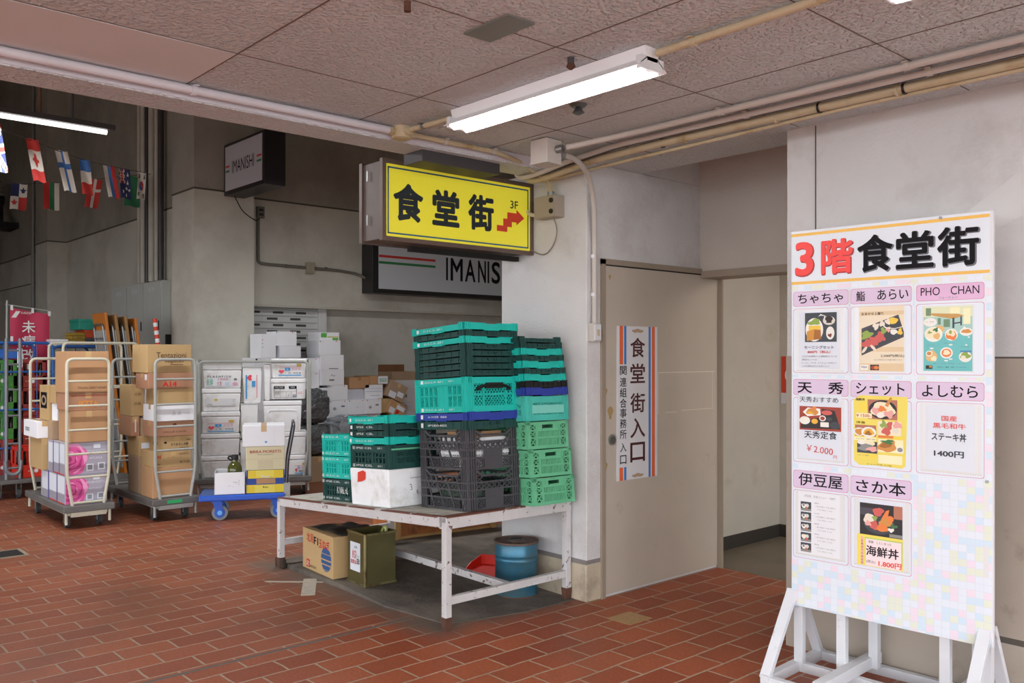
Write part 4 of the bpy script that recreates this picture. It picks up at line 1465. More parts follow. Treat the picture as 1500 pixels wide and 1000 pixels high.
def rose(o):
    w, d, h = o['w'], o['d'], o['h']
    mb = MB()
    for k, (r, m, ox, oy) in enumerate(((.155, 0, 0, 0), (.135, 2, .01, .012), (.125, 0, -.004, -.006), (.10, 1, .012, 0), (.092, 0, .004, .01), (.068, 2, -.006, .004), (.06, 1, 0, 0), (.045, 0, .004, .005), (.022, 1, 0, 0))):
        pts = []
        for i in range(28):
            a = 2 * PI * i / 28
            rr = r * (1 + .07 * math.sin(5 * a + k * 1.7))
            yy = max(-d / 2 + .004, -d / 2 + .035 + ox + rr * math.cos(a))
            zz = min(h - .006, max(.006, h * .5 + oy + rr * math.sin(a)))
            pts.append((w / 2 + .0012 + .0003 * k, yy, zz))
        mb.poly(pts, m)
    mb.build('rose_print', [M_rose, M_rosed, M_rosel], o)
    on_front(o, [('SAN BENEDETTO', .72, .72, .46, .08, .0, 0), ('NATURALE', .71, .50, .30, .065, 0, 0)], [M_paper, M_ink])
    patch(o, [(.49, .66, .10, .32, 0), (.76, .93, .12, .34, 0), (.66, .82, .80, .93, 0), (.52, .63, .14, .29, 1), (.79, .90, .16, .31, 1)], [M_paper, mat('bar code grey', '#8b8b95', .7)])
    # long side
    mb = MB()
    for a0, a1, b0, b1, m in ((.05, .30, .30, .93, 0), (.36, .66, .34, .95, 0), (.70, .97, .36, .96, 0), (.05, .30, .04, .28, 1), (.36, .66, .05, .31, 1), (.70, .97, .05, .32, 1), (.31, .355, .0, 1, 2), (.665, .695, 0, 1, 2), (.36, .97, .0, .035, 3)):
        mb.box((a0 - .5) * w, (a1 - .5) * w, -d / 2 - .001, -d / 2, b0 * h, b1 * h, m)
    mb.build('side_print', [M_paper, mat('side print grey', '#9a98a2', .5), mat('side print violet', '#4b4a8f', .5), M_inkr], o)


o = carton('lower grey water carton with pink rose, resting on trolley deck', -9.28, -8.475, 2.262, 2.615, .216, .475, M_sb, 'grey water cartons with pink roses', seam=False)
rose(o)
o = carton('upper grey water carton with pink rose on the cream trolley', -9.03, -8.475, 2.26, 2.622, .476, .765, M_sb, 'grey water cartons with pink roses', seam=False)
rose(o)
o = carton('plain brown carton above the grey rose cartons', -8.85, -8.48, 2.305, 2.62, .766, 1.05, M_card)
o = carton('brown carton with orange pizza print under the tallest carton', -8.85, -8.48, 2.29, 2.622, 1.051, 1.21, M_card3)
on_front(o, [('BEST  POMODORI PELATI', .5, .84, .86, .09, 0, 0), ('PIZZA', .5, .36, .5, .4, .03, 1)], [M_inkr, mat('orange print', '#d98f3f', .7)])
o = carton('tall brown carton standing topmost on the cream trolley', -8.86, -8.48, 2.28, 2.632, 1.211, 1.585, M_card)
on_front(o, [('ITALIAN GREAT HONEY', .6, .12, .7, .06, 0, 0)], [M_inkb])
o = carton('brown carton with dark oval mark behind the cream trolley hoop', -9.36, -9.06, 2.27, 2.425, .935, 1.265, M_card2)
patch(o, [(.15, .85, .34, .80, 0)], [M_ink], '-y')
on_front(o, [('O', .5, .57, .6, .3, .04, 0)], [M_card4], '-y')
o = carton('small white carton sticking out from cream trolley side', -9.55, -9.06, 2.175, 2.31, .775, .93, M_cwhite)
on_front(o, [('ooo', .3, .45, .3, .25, 0, 0)], [M_ink], '-y')
carton('tan carton with red letters beneath the small white carton', -9.48, -9.06, 2.215, 2.31, .476, .774, M_card2)
carton('narrow tan carton standing beside the upper grey rose carton', -9.055, -8.90, 2.265, 2.42, .766, .94, M_card4)
o = carton('white carton propped on edge between brown cartons on trolley', -9.04, -8.90, 2.30, 2.42, .941, 1.10, M_cwhite, rz=.08)
o = carton('flat tan carton on the propped white carton', -9.055, -8.87, 2.285, 2.44, 1.102, 1.26, M_card2)

# second trolley
trolley('grey cage trolley stacked with brown cartons, green tag on its deck', -8.25, 2.955, 1.26, .415, M_grey, 0, 1.51, (1.09, 1.325, .883, .663, .462, .235))
tag(MB().box(0, .002, 0, .14, 0, .03).build('green_tag', mat('green tape', '#2fae68', .5), None, loc=(-8.229, 3.07, .17)), 'green lettered tape stuck on the grey trolley deck edge', 'tape')
G5 = None
o = carton('large plain brown carton on the deck of the grey trolley', -8.62, -8.305, 2.965, 3.335, .217, .50, M_card)
o = carton('tan carton with red letter N above the large plain one', -8.66, -8.31, 2.985, 3.325, .501, .645, M_card2)
on_front(o, [('N', .12, .68, .09, .2, .03, 0), ('SAPORITO', .80, .80, .28, .13, 0, 1), ('ニッポンハム', .55, .60, .4, .08, 0, 1), ('要冷蔵', .82, .28, .28, .16, 0, 1), ('大根', .10, .2, .1, .1, 0, 1)], [M_inkr, M_inkb])
o = carton('tan carton with black hiragana on the grey trolley', -8.64, -8.315, 3.05, 3.345, .646, .785, M_card2)
on_front(o, [('すりおろし大根', .57, .45, .56, .19, .02, 0), ('●', .12, .6, .09, .14, 0, 0), ('冷凍食品', .85, .74, .16, .12, 0, 0), ('10kg×2', .72, .2, .3, .1, 0, 0)], [M_ink])
on_front(o, [('大根', .5, .5, .4, .2, .02, 0)], [M_ink], '-y')
o = carton('brown carton under the long white one on the grey trolley', -8.62, -8.315, 2.99, 3.355, .786, .93, M_card3)
on_front(o, [('●', .5, .75, .1, .2, 0, 0), ('DELLA CASA', .5, .3, .6, .1, 0, 0)], [M_inkb])
o = carton('long white carton with faint print on the grey trolley', -8.64, -8.30, 2.995, 3.375, .931, 1.085, M_cwhite)
on_front(o, [('▲▲', .5, .5, .25, .3, 0, 0)], [mat('faint grey', '#d2d3da', .7)])
o = carton('small tan carton over the long white carton', -8.62, -8.315, 3.015, 3.35, 1.086, 1.235, M_card2)
o = carton('brown carton marked with big red letters and digits', -8.66, -8.315, 2.93, 3.345, 1.236, 1.385, M_card3)
on_front(o, [('A14', .47, .29, .32, .32, .03, 0)], [M_inkr])
patch(o, [(.72, .88, .55, .9, 0)], [M_paper], '-y', 'paper_label')
o = carton('tan carton with brown script lettering topmost on grey trolley', -8.72, -8.315, 2.92, 3.33, 1.386, 1.65, M_card2)
on_front(o, [('Tentazioni', .54, .62, .68, .2, .004, 0, .03), ('vegetali', .6, .40, .44, .14, 0, 0, .03), ('_____', .66, .29, .3, .02, 0, 0)], [M_inkb])
o = carton('tan carton with scribbles set behind the script carton', -9.13, -8.80, 2.935, 3.06, .96, 1.26, M_card2)
on_front(o, [('大和', .5, .7, .5, .1, 0, 0), ('白菜', .5, .4, .5, .1, 0, 0)], [M_inkb])
o = carton('pale grey carton on edge beside the scribbled tan carton', -8.90, -8.70, 3.065, 3.15, .94, 1.235, M_cwhite, rz=.06)
o = carton('upright brown carton with white strip at grey trolley rear', -9.15, -8.80, 2.935, 3.015, .765, .958, M_card3)
patch(o, [(.45, .6, .2, .85, 0)], [M_paper], '+x', 'white_strip')
o = carton('small brown carton wedged behind the brown mid stack', -8.95, -8.68, 3.02, 3.16, .765, .938, M_card4)
o = carton('tan carton with white address label on the grey trolley rear', -9.05, -8.72, 2.985, 3.15, .57, .764, M_card2)
patch(o, [(.12, .72, .4, .68, 0)], [M_paper], '+x', 'address_label')
o = carton('tall slim carton with green fruit print on trolley deck', -9.0, -8.70, 2.975, 3.10, .217, .569, M_card4)
patch(o, [(.25, .98, .02, .98, 0)], [M_cwhite], '+x')
on_front(o, [('✿', .62, .45, .6, .2, .02, 0)], [M_inkgreen])

# taller empty cage trolley behind
t = trolley('tall weathered cream cage trolley standing behind the two loaded trolleys', -9.95, 2.62, .60, .80, M_cream, 0, 1.68, (1.2, .8, .45), .2)

# ---------------- foam boxes on the long trolley
A26 = math.radians(-26.4)
FR = (-9.31, 3.79, A26)
t = trolley('long grey trolley stacked with white foam fish boxes', -9.31, 3.79, .52, 1.185, M_grey, A26, 1.48, (), .215, False)
mb = MB()
for y in (.0, 1.185):
    mb.tube(rnd([(-.03, y, .2), (-.03, y, 1.49), (-.5, y, 1.49), (-.5, y, .2)], .06), .016, 8)
    for z in (.55, .95):
        mb.tube([(-.03, y, z), (-.5, y, z)], .01, 6)
mb.build('side_frame', M_grey, t, smooth=True)


def foam(label, y0, y1, z0, z1, dep=.36, x1=-.055, fr=FR, lid=.055, rz=0, group=None, m=None):
    cx, cy = x1 - dep / 2, (y0 + y1) / 2
    w, d, h = dep, y1 - y0, z1 - z0
    x, y, r = fr
    o = MB().taper(-w / 2, w / 2, -d / 2, d / 2, 0, h - lid, .012).build('foam_box', m or M_foam, None, bevel=.01)
    o.location = (x + cx * math.cos(r) - cy * math.sin(r), y + cx * math.sin(r) + cy * math.cos(r), z0)
    o.rotation_euler = (0, 0, r + rz)
    tag(o, label, 'foam box', group)
    MB().box(-w / 2 - .004, w / 2 + .004, -d / 2 - .004, d / 2 + .004, h - lid + .003, h - .001).build('lid', m or M_foam, o, bevel=.01)
    o['w'], o['d'], o['h'] = w, d, h
    return o


M_hblue = mat('cold chain blue', '#3d9ad8', .5)
M_hyel = mat('sticker yellow', '#cdb046', .5)


def heart_label(o, s0=.19, s1=.82, z0=.1, z1=.62, faded=False):
    w, d, h = o['w'], o['d'], o['h']
    r_ = mat('heart red', '#e0455a', .5)
    mb = MB()
    X0 = w / 2 + .0015

    def P(a, b):
        return (X0, (s0 + (s1 - s0) * a - .5) * d, (z0 + (z1 - z0) * b) * h)
    pts = []
    for i in range(24):
        q = 2 * PI * i / 24
        hx = 16 * math.sin(q) ** 3 / 34
        hz = (13 * math.cos(q) - 5 * math.cos(2 * q) - 2 * math.cos(3 * q) - math.cos(4 * q)) / 34
        pts.append(P(.13 + hx * .25, .45 + hz * .5))
    mb.poly(pts, 0)

    def q4(a0, a1, b0, b1, m):
        mb.poly([P(a0, b0), P(a1, b0), P(a1, b1), P(a0, b1)], m)
    q4(.28, .52, .55, .85, 1)
    q4(.0, 1, .02, .12, 1)
    q4(0, 1, .92, .95, 0)
    q4(.8, 1, 1.0, 1.25, 2)
    lab = mb.build('sticker', [r_, M_hblue, M_hyel], o)
    lettering(o, [('★', (X0 + .001, (s0 + (s1 - s0) * .4 - .5) * d, (z0 + (z1 - z0) * .7) * h), '+x', .02, .02, 0, 0),
                  ('上 撰', (X0, (s0 + (s1 - s0) * .40 - .5) * d, (z0 + (z1 - z0) * .30) * h), '+x', .07, .02, 0, 1),
                  ('鮮魚便', (X0, (s0 + (s1 - s0) * .82 - .5) * d, (z0 + (z1 - z0) * .30) * h), '+x', .085, .02, .01, 1),
                  ('発泡 魚', (X0, (s0 + (s1 - s0) * .78 - .5) * d, (z0 + (z1 - z0) * .70) * h), '+x', .10, .03, 0, 2)], [M_paper, M_inkg, mat('pink ink', '#e2a5bb', .6)])


M_lbl = mat('faded label', '#d9d9dc', .6)
o = foam('white foam box with green and red ruled label, top of its column', .058, .458, 1.192, 1.441)
patch(o, [(.10, .70, .08, .46, 0)], [M_paper], '+x', 'paper_label')
on_front(o, [('F L A S H F I S H', .42, .50, .6, .10, .01, 0), ('新鮮', .18, .26, .16, .3, .0, 1), ('1000', .52, .38, .26, .08, 0, 2), ('大漁', .42, .2, .12, .2, 0, 2), ('印', .62, .17, .08, .14, 0, 3), ('●', .83, .18, .14, .16, 0, 4), ('●', .84, .38, .09, .1, 0, 5)],
         [M_ink, M_inkgreen, M_inkr, M_hblue, mat('pale pink stamp', '#d9a5bc', .6), M_inkg])
o = foam('white foam box with worn grey label, second from its column top', .048, .447, .94, 1.188)
patch(o, [(.10, .88, .24, .56, 0)], [M_lbl], '+x', 'paper_label')
on_front(o, [('■', .36, .5, .08, .1, 0, 0), ('Fu6L', .22, .30, .13, .07, 0, 1), ('三', .82, .4, .05, .2, 0, 1)], [M_hyel, M_inkg])
o = foam('white foam box with heart label, middle of the column of five', .040, .440, .70, .936)
heart_label(o, .17, .85, .06, .5)
o = foam('plain white foam box second from bottom of the column of five', .036, .436, .458, .696)
o = foam('plain white foam box at the bottom of the column of five', .032, .435, .217, .454)
G6 = None
o = foam('white foam box stood on end with a sideways heart label', .470, .672, 1.022, 1.426, lid=.012)
X0 = o['w'] / 2 + .0015
mb = MB()
mb.box(o['w'] / 2, X0, -.07, -.055, .05, .31, 0).box(o['w'] / 2, X0, -.005, .03, .18, .245, 0).box(o['w'] / 2, X0, .045, .05, .06, .31, 1)
pts = []
for i in range(24):
    q = 2 * PI * i / 24
    pts.append((X0, -.03 + (13 * math.cos(q) - 5 * math.cos(2 * q) - 2 * math.cos(3 * q) - math.cos(4 * q)) / 34 * .07, .28 + 16 * math.sin(q) ** 3 / 34 * .07))
mb.poly(pts, 1)
mb.build('sticker', [M_hblue, mat('heart red', '#e0455a')], o)
foam('plain white foam box stood on end below the sideways heart label', .450, .632, .617, 1.018, lid=.012)
foam('white foam box with red edge mark, lowest of narrow column', .445, .630, .217, .613, lid=.012)
o = foam('white foam box with heart label topmost behind the hand truck', .772, 1.150, 1.298, 1.513)
heart_label(o, .2, .85, .1, .6)
o = foam('white foam box with black framed table label under the heart box', .770, 1.150, 1.062, 1.293)
mb = MB()
w2 = o['w'] / 2
for a0, a1, b0, b1 in ((.08, .38, .50, .63), (.50, .72, .50, .63), (.08, .72, .08, .095), (.08, .09, .08, .5), (.71, .72, .08, .5), (.25, .255, .08, .5), (.42, .425, .08, .35), (.56, .565, .08, .35), (.08, .72, .37, .38)):
    mb.box(w2, w2 + .001, (a0 - .5) * o['d'], (a1 - .5) * o['d'], b0 * o['h'], b1 * o['h'])
mb.build('table_label', [M_ink], o)
on_front(o, [('上', .49, .2, .08, .1, 0, 0), ('65', .65, .17, .09, .13, .02, 1), ('産地 数量', .17, .3, .12, .2, 0, 0), ('なまこ', .84, .30, .16, .12, 0, 2), ('INLUND', .23, .565, .22, .06, 0, 3), ('MIX', .61, .565, .12, .06, 0, 3)], [M_inkg, mat('ink navy', '#23406f', .6), M_inkr, M_paper])
foam('tall white foam slab boxed on edge beside the heart label box', .692, .765, 1.05, 1.462, lid=.012)
o = foam('big white foam box with rounded raised panel on its front', .690, 1.098, .70, 1.046)
w2, d2, h2 = o['w'] / 2, o['d'], o['h']
mb = MB()
mb.tube(rnd([(w2 + .002, -.16, .0), (w2 + .002, -.16, .24), (w2 + .002, .16, .24), (w2 + .002, .16, .0)], .05), .004, 6)
mb.build('raised_panel', M_foam, o, smooth=True)
foam('white foam box half hidden behind the hand truck handle', .700, 1.152, .445, .697)
o = foam('white foam box with small heart label low behind the hand truck', .700, 1.152, .217, .441)
heart_label(o, .72, .94, .06, .5)

# ---------------- blue platform dolly
DR = (-8.015, 3.305, A26)
t = thing('platform_dolly', 'blue plastic platform hand truck with grey tyres and folding handle', 'hand truck', (-8.015, 3.305, 0), A26)
M_dolly = mat('dolly blue', '#2559c8', .4, var=.04)
MB().box(-.46, 0, -.025, .75, .185, .238).build('deck', M_dolly, t, bevel=.012)
mb = MB()
for k in range(9):
    mb.box(-.44 + k * .048, -.42 + k * .048, -.01, .11, .238, .242)
mb.build('grip_strip', mat('grip grey blue', '#5a6f9c', .7), t)
for cx in (-.07, -.39):
    for cy in (.13, .66):
        mb = MB()
        mb.box(cx - .045, cx + .045, cy - .045, cy + .045, .172, .186)
        mb.prism([(cy - .035, .172), (cy + .05, .172), (cy + .06, .075), (cy + .005, .055)], lambda a_, b_, d: (cx + .026 + d, a_, b_), .006)
        mb.prism([(cy - .035, .172), (cy + .05, .172), (cy + .06, .075), (cy + .005, .055)], lambda a_, b_, d: (cx - .032 + d, a_, b_), .006)
        c_ = mb.build('caster', M_dolly, t)
        w_ = MB().cyl((cx - .018, cy + .03, .072), (cx + .018, cy + .03, .072), .072, n=26).build('wheel', mat('pale grey tyre', '#83888c', .6), c_, smooth=True)
        MB().cyl((cx - .022, cy + .03, .072), (cx + .022, cy + .03, .072), .048, n=20).build('hub', M_dolly, c_, smooth=True)
        MB().cyl((cx - .034, cy + .03, .072), (cx + .036, cy + .03, .072), .022, n=16).build('axle_cap', mat('sky blue cap', '#6bb6ee', .4), c_, smooth=True)
mb = MB()
mb.tube(rnd([(-.06, .765, .24), (-.06, .78, .55), (-.06, .835, .86), (-.08, .835, .90), (-.40, .835, .90), (-.42, .835, .86), (-.42, .78, .55), (-.42, .765, .24)], .05), .014, 8)
mb.build('handle', mat('dark chrome tube', '#55555a', .3, metal=.6), t, smooth=True)
mb = MB()
mb.box(-.09, -.03, .74, .80, .2, .33).box(-.45, -.39, .74, .80, .2, .33)
mb.build('handle_socket', M_grey, t)
# open white carton with bottle
t = thing('open_carton', 'open white carton holding a big dark green bottle', 'box')
mb = MB()
w_, d_, h_ = .33, .275, .205
for a in ((-w_ / 2, w_ / 2, -d_ / 2, -d_ / 2 + .005), (-w_ / 2, w_ / 2, d_ / 2 - .005, d_ / 2), (-w_ / 2, -w_ / 2 + .005, -d_ / 2, d_ / 2), (w_ / 2 - .005, w_ / 2, -d_ / 2, d_ / 2)):
    mb.box(*a, 0, h_)
mb.box(-w_ / 2, w_ / 2, -d_ / 2, d_ / 2, 0, .006)
mb.build('box_body', M_cwhite, t)
lettering(t, [('～ﾐ', (w_ / 2 + .002, .06, .11), '+x', .06, .05, 0, 0), ('-- ,', (w_ / 2 + .002, .01, .075), '+x', .05, .012, 0, 0)], [mat('pencil', '#b0b0b8', .7)])


def in_frame(o, fr, x, y, z, rz=0):
    o.location = (fr[0] + x * math.cos(fr[2]) - y * math.sin(fr[2]), fr[1] + x * math.sin(fr[2]) + y * math.cos(fr[2]), z)
    o.rotation_euler = (0, 0, fr[2] + rz)


in_frame(t, DR, -.195, .25, .2425)
t = thing('bottle', 'big dark green bottle with black cap standing in the white carton', 'bottle')
M_bot = mat('olive green bottle', '#4f5224', .12, spec=.6)
MB().lathe((0, 0, 0), [(.06, 0), (.068, .01), (.068, .20), (.063, .235), (.045, .268), (.03, .282), (.028, .30)], 26).build('bottle_body', M_bot, t, smooth=True)
MB().lathe((0, 0, 0), [(.032, .298), (.034, .31), (.034, .335), (.03, .345)], 20).build('cap', M_black, t, smooth=True)
mb = MB()
mb.tube(rnd([(.0, -.03, .29), (.0, -.065, .315), (0, -.05, .335), (0, -.03, .325)], .02), .008, 8)
mb.build('carry_ring', M_black, t, smooth=True)
in_frame(t, DR, -.20, .29, .250)
o = carton('yellow and blue carton at the bottom on the blue hand truck', -.40, -.05, .40, .748, .2435, .458, mat('carton blue', '#2b4a9c', .6), fr=DR, seam=False)
M_cy = mat('carton yellow', '#e6cb2f', .5)
patch(o, [(.0, 1, .0, .36, 0), (.04, .97, .64, 1.0, 0), (.26, .76, .40, .62, 1), (.22, .74, .0, .34, 2), (.25, .72, .7, 1.0, 2)], [M_cy, M_card, mat('carton pale yellow', '#ead85a', .5)])
on_front(o, [('Riso', .5, .72, .2, .1, .02, 0), ('Riso', .5, .25, .14, .08, .02, 1)], [M_paper, M_inkb])
o = carton('pale cream beer carton with red lettering on the blue hand truck', -.41, -.055, .395, .750, .459, .682, mat('cream carton', '#d9d0ac', .6), fr=DR, seam=False)
on_front(o, [('BIRRA MORETTI', .5, .78, .80, .12, .02, 0), ('birra autentica', .5, .66, .4, .05, 0, 1)], [mat('brick red ink', '#b0493a', .6), M_inkg])
patch(o, [(.02, .98, .46, .475, 0), (.3, .7, .05, .42, 1)], [mat('carton fold', '#c7bd98', .6), mat('carton print pale', '#cfc6a4', .6)])
o = carton('white carton with blue drop mark, topmost on the blue hand truck', -.44, -.05, .365, .752, .683, .882, M_cwhite, fr=DR)
on_front(o, [('♥', .55, .2, .06, .1, 0, 0), ('|', .76, .5, .004, .9, 0, 1)], [M_hblue, mat('faint grey', '#d2d3da')])

# ---------------- white boxes along the hall wall
G7 = 'white cartons against the hall wall'


def scribble(o, face='+x', s='I  ･ﾛ   I ''ﾛ', top=True):
    w, d, h = o['w'], o['d'], o['h']
    if top:
        on_front(o, [('▮･･', .12, .93, .2, .07, 0, 0), ('･▮･', .8, .93, .24, .07, 0, 1)], [M_ink, M_inkr], face)


def wb(label, xf, dep, y0, y1, z0, z1, marks=True, m=None, rz=0, grp=None):
    o = carton(label, xf - dep, xf, y0, y1, z0, z1, m or M_cwhite, grp, rz=rz, seam=False, bevel=.003)
    if marks:
        scribble(o)
    return o


XB = -10.25
wb('white carton hidden low behind the foam boxes, base of its pile', XB, .42, 4.99, 5.50, .0, .42, False)
wb('second white carton from the floor behind the foam box trolley', XB, .42, 4.96, 5.50, .421, .86, False)
wb('third white carton from the floor behind the foam box trolley', XB, .42, 4.95, 5.50, .861, 1.25, False)
o = wb('white carton with round stickers peeking behind heart label box', XB, .42, 4.90, 5.50, 1.251, 1.515, True)
o = wb('white carton stood on edge near the shutter, red marks down its side', XB, .3, 4.98, 5.185, 1.516, 1.815, False)
on_front(o, [('a', .12, .75, .06, .06, .02, 0), ('日', .12, .6, .06, .06, .02, 1), ('8', .12, .45, .06, .06, .02, 1)], [M_inkr, M_inkg])
wb('white carton lying under a tilted one before the shutter', XB + .01, .28, 5.23, 5.525, 1.516, 1.665, False, rz=.04)
o = wb('white carton with coloured top print tilted before the shutter', XB, .28, 5.19, 5.475, 1.667, 1.85, True, rz=-.03)
# column with the green label
wb('white carton on the floor at the foot of green label column', XB, .40, 5.60, 6.22, .0, .36, False)
wb('second white carton up in the green label column', XB, .40, 5.60, 6.22, .361, .749, False)
wb('third white carton up in the green label column', XB - .0, .40, 5.58, 5.955, .75, 1.12, False)
wb('white carton with red print left end in green label column, lower', XB - .05, .34, 5.60, 5.825, 1.121, 1.32, True)
wb('white carton with red print left end in green label column, upper', XB - .05, .34, 5.60, 5.825, 1.321, 1.51, True)
o = wb('plain white carton third from the top in green label column', XB, .36, 5.83, 6.17, 1.152, 1.352, False)
on_front(o, [('～', .5, .65, .2, .12, 0, 0), ('▬▬', .45, .35, .22, .1, 0, 0)], [M_inkg])
o = wb('wide white carton second from the top in green label column', XB, .36, 5.82, 6.165, 1.353, 1.553, False)
on_front(o, [('────', .55, .1, .4, .05, 0, 0)], [M_inkg])
o = wb('white carton with printed corners just under the green labelled one', XB, .34, 5.80, 6.115, 1.554, 1.745, True)
o = wb('white carton with green and yellow label topmost of its column', XB - .02, .32, 5.82, 6.105, 1.746, 1.85, False)
patch(o, [(.05, .35, .35, .9, 0), (.4, .95, .35, .5, 1), (.65, .95, .02, .32, 0)], [mat('label green', '#5cb14e', .5), mat('label yellow', '#c9c46a', .5)])
o = wb('white carton at the front end of the long white row, raised', XB, .36, 5.957, 6.225, .951, 1.150, True)
for k, (y0, y1) in enumerate(((5.957, 6.235), (6.237, 6.51), (6.512, 6.755))):
    o = wb(('first white carton of row of three below the raised one', 'middle white carton of the row of three by clear plastic', 'last white carton of the row of three, black block print')[k], XB + .005 * k, .36, y0, y1, .75, .949, True, grp=None)
    on_front(o, [('※', .25, .45, .2, .22, 0, 0), ('▬', .7, .6, .2, .1, 0, 0)] if k != 1 else [('･', .5, .5, .05, .05, 0, 0)], [M_inkg])
wb('white carton carrying the row of three, wall side', XB - .02, .40, 6.225, 6.76, .362, .749, False)
wb('white carton carrying the row of three, on the floor', XB - .02, .40, 6.23, 6.80, .0, .361, False)
o = wb('pale carton beneath the open brown tray carton', XB - .10, .34, 6.25, 6.53, .95, 1.095, False, mat('pale lilac carton', '#c9c9d3', .7))
o = wb('pale carton with blue ruled print beneath brown cartons', XB - .08, .34, 6.55, 6.835, .95, 1.145, False)
patch(o, [(.05, .95, .5, .53, 0), (.05, .95, .7, .72, 0), (.3, .8, .2, .23, 0)], [mat('print pale blue', '#8fa3c4', .7)])
carton('brown carton with darker end standing on pale cartons', -10.7, -10.33, 6.30, 6.615, 1.097, 1.248, M_card, tape=M_tapeb)
o = carton('brown carton with green stamped label on pale cartons', -10.72, -10.32, 6.62, 6.915, 1.147, 1.262, M_card, tape=M_tapeb)
patch(o, [(.45, .98, .05, .95, 0)], [M_paper], '+x', 'paper_label')
on_front(o, [('SGS', .72, .5, .4, .4, .02, 0)], [M_inkgreen])
# pile to the right
M_mc = mat('light carton', '#cfcfd2', .7)
for k, (y0, y1, z0, z1) in enumerate(((7.16, 7.62, 0, .36), (7.16, 7.62, .361, .735), (7.16, 7.62, .736, .858), (7.16, 7.62, .859, 1.05), (7.16, 7.62, 1.051, 1.185))):
    o = wb(('pale carton on the floor under the open brown carton pile', 'second pale carton up under the open brown carton', 'third pale carton up under the open brown carton, ring mark', 'fourth pale carton up under the open brown carton, black print', 'fifth pale carton up, directly beneath the open brown carton')[k], -10.65, .34, y0, y1, z0, z1, False, M_mc)
    if k in (2, 3):
        on_front(o, [('@', .62, .5, .12, .5, 0, 0)] if k == 2 else [('▬▬', .62, .5, .1, .25, 0, 0)], [M_inkg])
t = thing('open_carton', 'open brown carton on pale cartons partly hidden by tall crates', 'box', (-10.82, 7.42, 1.186))
mb = MB()
for a in ((-.18, .18, -.23, -.225), (-.18, .18, .225, .23), (-.18, -.175, -.23, .23), (.175, .18, -.23, .23)):
    mb.box(a[0] * .94, a[1] * .94, a[2], a[3], 0, .12)
mb.box(-.169, .169, -.23, .23, 0, .005)
mb.build('box_body', M_card4, t)
MB().box(-.169, -.163, -.23, .23, .12, .225).build('flap', M_carddark, t)
# tilted cartons
o = carton('greyish brown carton leaning over with two white labels', -.17, .17, -.15, .15, 0, .24, M_card4)
o.location = (-10.45, 6.94, .90)
o.rotation_euler = (math.radians(-24), 0, 0)
o.location = (-10.46, 7.0, .93)
patch(o, [(.1, .5, .05, .4, 0), (.55, .9, .25, .55, 0)], [M_paper], '+x', 'paper_label')
o = carton('brown carton leaning beneath the greyish one, red print', -.17, .17, -.15, .13, 0, .2, M_card)
o.rotation_euler = (math.radians(-27), 0, 0)
o.location = (-10.44, 6.98, .70)
patch(o, [(.08, .42, .1, .5, 0), (.45, .95, .55, .85, 0), (.5, .7, .15, .5, 1)], [M_paper, M_inkr], '+x', 'paper_label')
carton('brown carton end between white row and leaning cartons', -10.62, -10.30, 6.765, 6.93, .75, .945, M_card2)
carton('brown carton on the floor supporting the leaning cartons', -10.68, -10.24, 6.81, 7.12, 0, .36, M_card3)
carton('tan carton stacked under the leaning cartons', -10.68, -10.24, 6.82, 7.12, .361, .685, M_card2)
# plastic bags


def bag(label, c, sx, sy, sz, m, seed):
    rr = random.Random(seed)
    ph = [rr.random() * 6 for _ in range(9)]
    n_, k_ = 28, 20
    V, F = [], []
    for i in range(k_ + 1):
        v = -PI / 2 + PI * i / k_
        for j in range(n_):
            u = 2 * PI * j / n_
            r = 1 + .05 * math.sin(5 * u + 3 * v + ph[0]) + .045 * math.sin(9 * u - 4 * v + ph[1]) + .035 * math.sin(13 * v + 2 * u + ph[2]) + .03 * rr.uniform(-1, 1)
            cv, sv = math.cos(v), math.sin(v)
            cu, su = math.cos(u), math.sin(u)
            p_ = .55
            f = lambda q: math.copysign(abs(q) ** p_, q)
            V.append((c[0] + sx * f(cv) * f(cu) * r, c[1] + sy * f(cv) * f(su) * r, c[2] + sz * (f(sv) * (r if sv > 0 else 1) + 1)))
    for i in range(k_):
        for j in range(n_):
            a = i * n_ + j
            b = i * n_ + (j + 1) % n_
            F.append((a, b, b + n_, a + n_))
    mb = MB()
    mb._add(V, F, 0)
    o = mb.build('plastic_bag', m, None, smooth=True)
    return tag(o, label, 'bag')


M_bag = mat('dark glossy bag', '#56595c', .2, spec=.8, bump=1.0, bscale=14)
M_bagc = mat('clear grey wrap', '#939aa0', .15, spec=.7, bump=.8, bscale=10)
o = carton('brown carton on the floor under the dark plastic bags', -10.0, -9.62, 5.28, 5.62, 0, .30, M_card4)
bag('dark shiny plastic bag heaped by the foam box trolley, upper one', (-9.84, 5.45, .70), .16, .20, .21, M_bag, 3)
bag('dark shiny plastic bag squashed below the upper dark bag', (-9.84, 5.45, .31), .165, .21, .19, M_bag, 5)
o = carton('grey tub carton carrying the clear grey plastic wrap', -10.15, -9.72, 5.72, 6.45, 0, .42, mat('grey tub', '#7c8086', .5))
bag('clear grey plastic wrap bundle behind the teal crates', (-9.93, 6.09, .425), .2, .36, .165, M_bagc, 9)

# ---------------- far side of the hall
M_bluecage = mat('blue cage paint', '#2a5fa8', .45, var=.05)


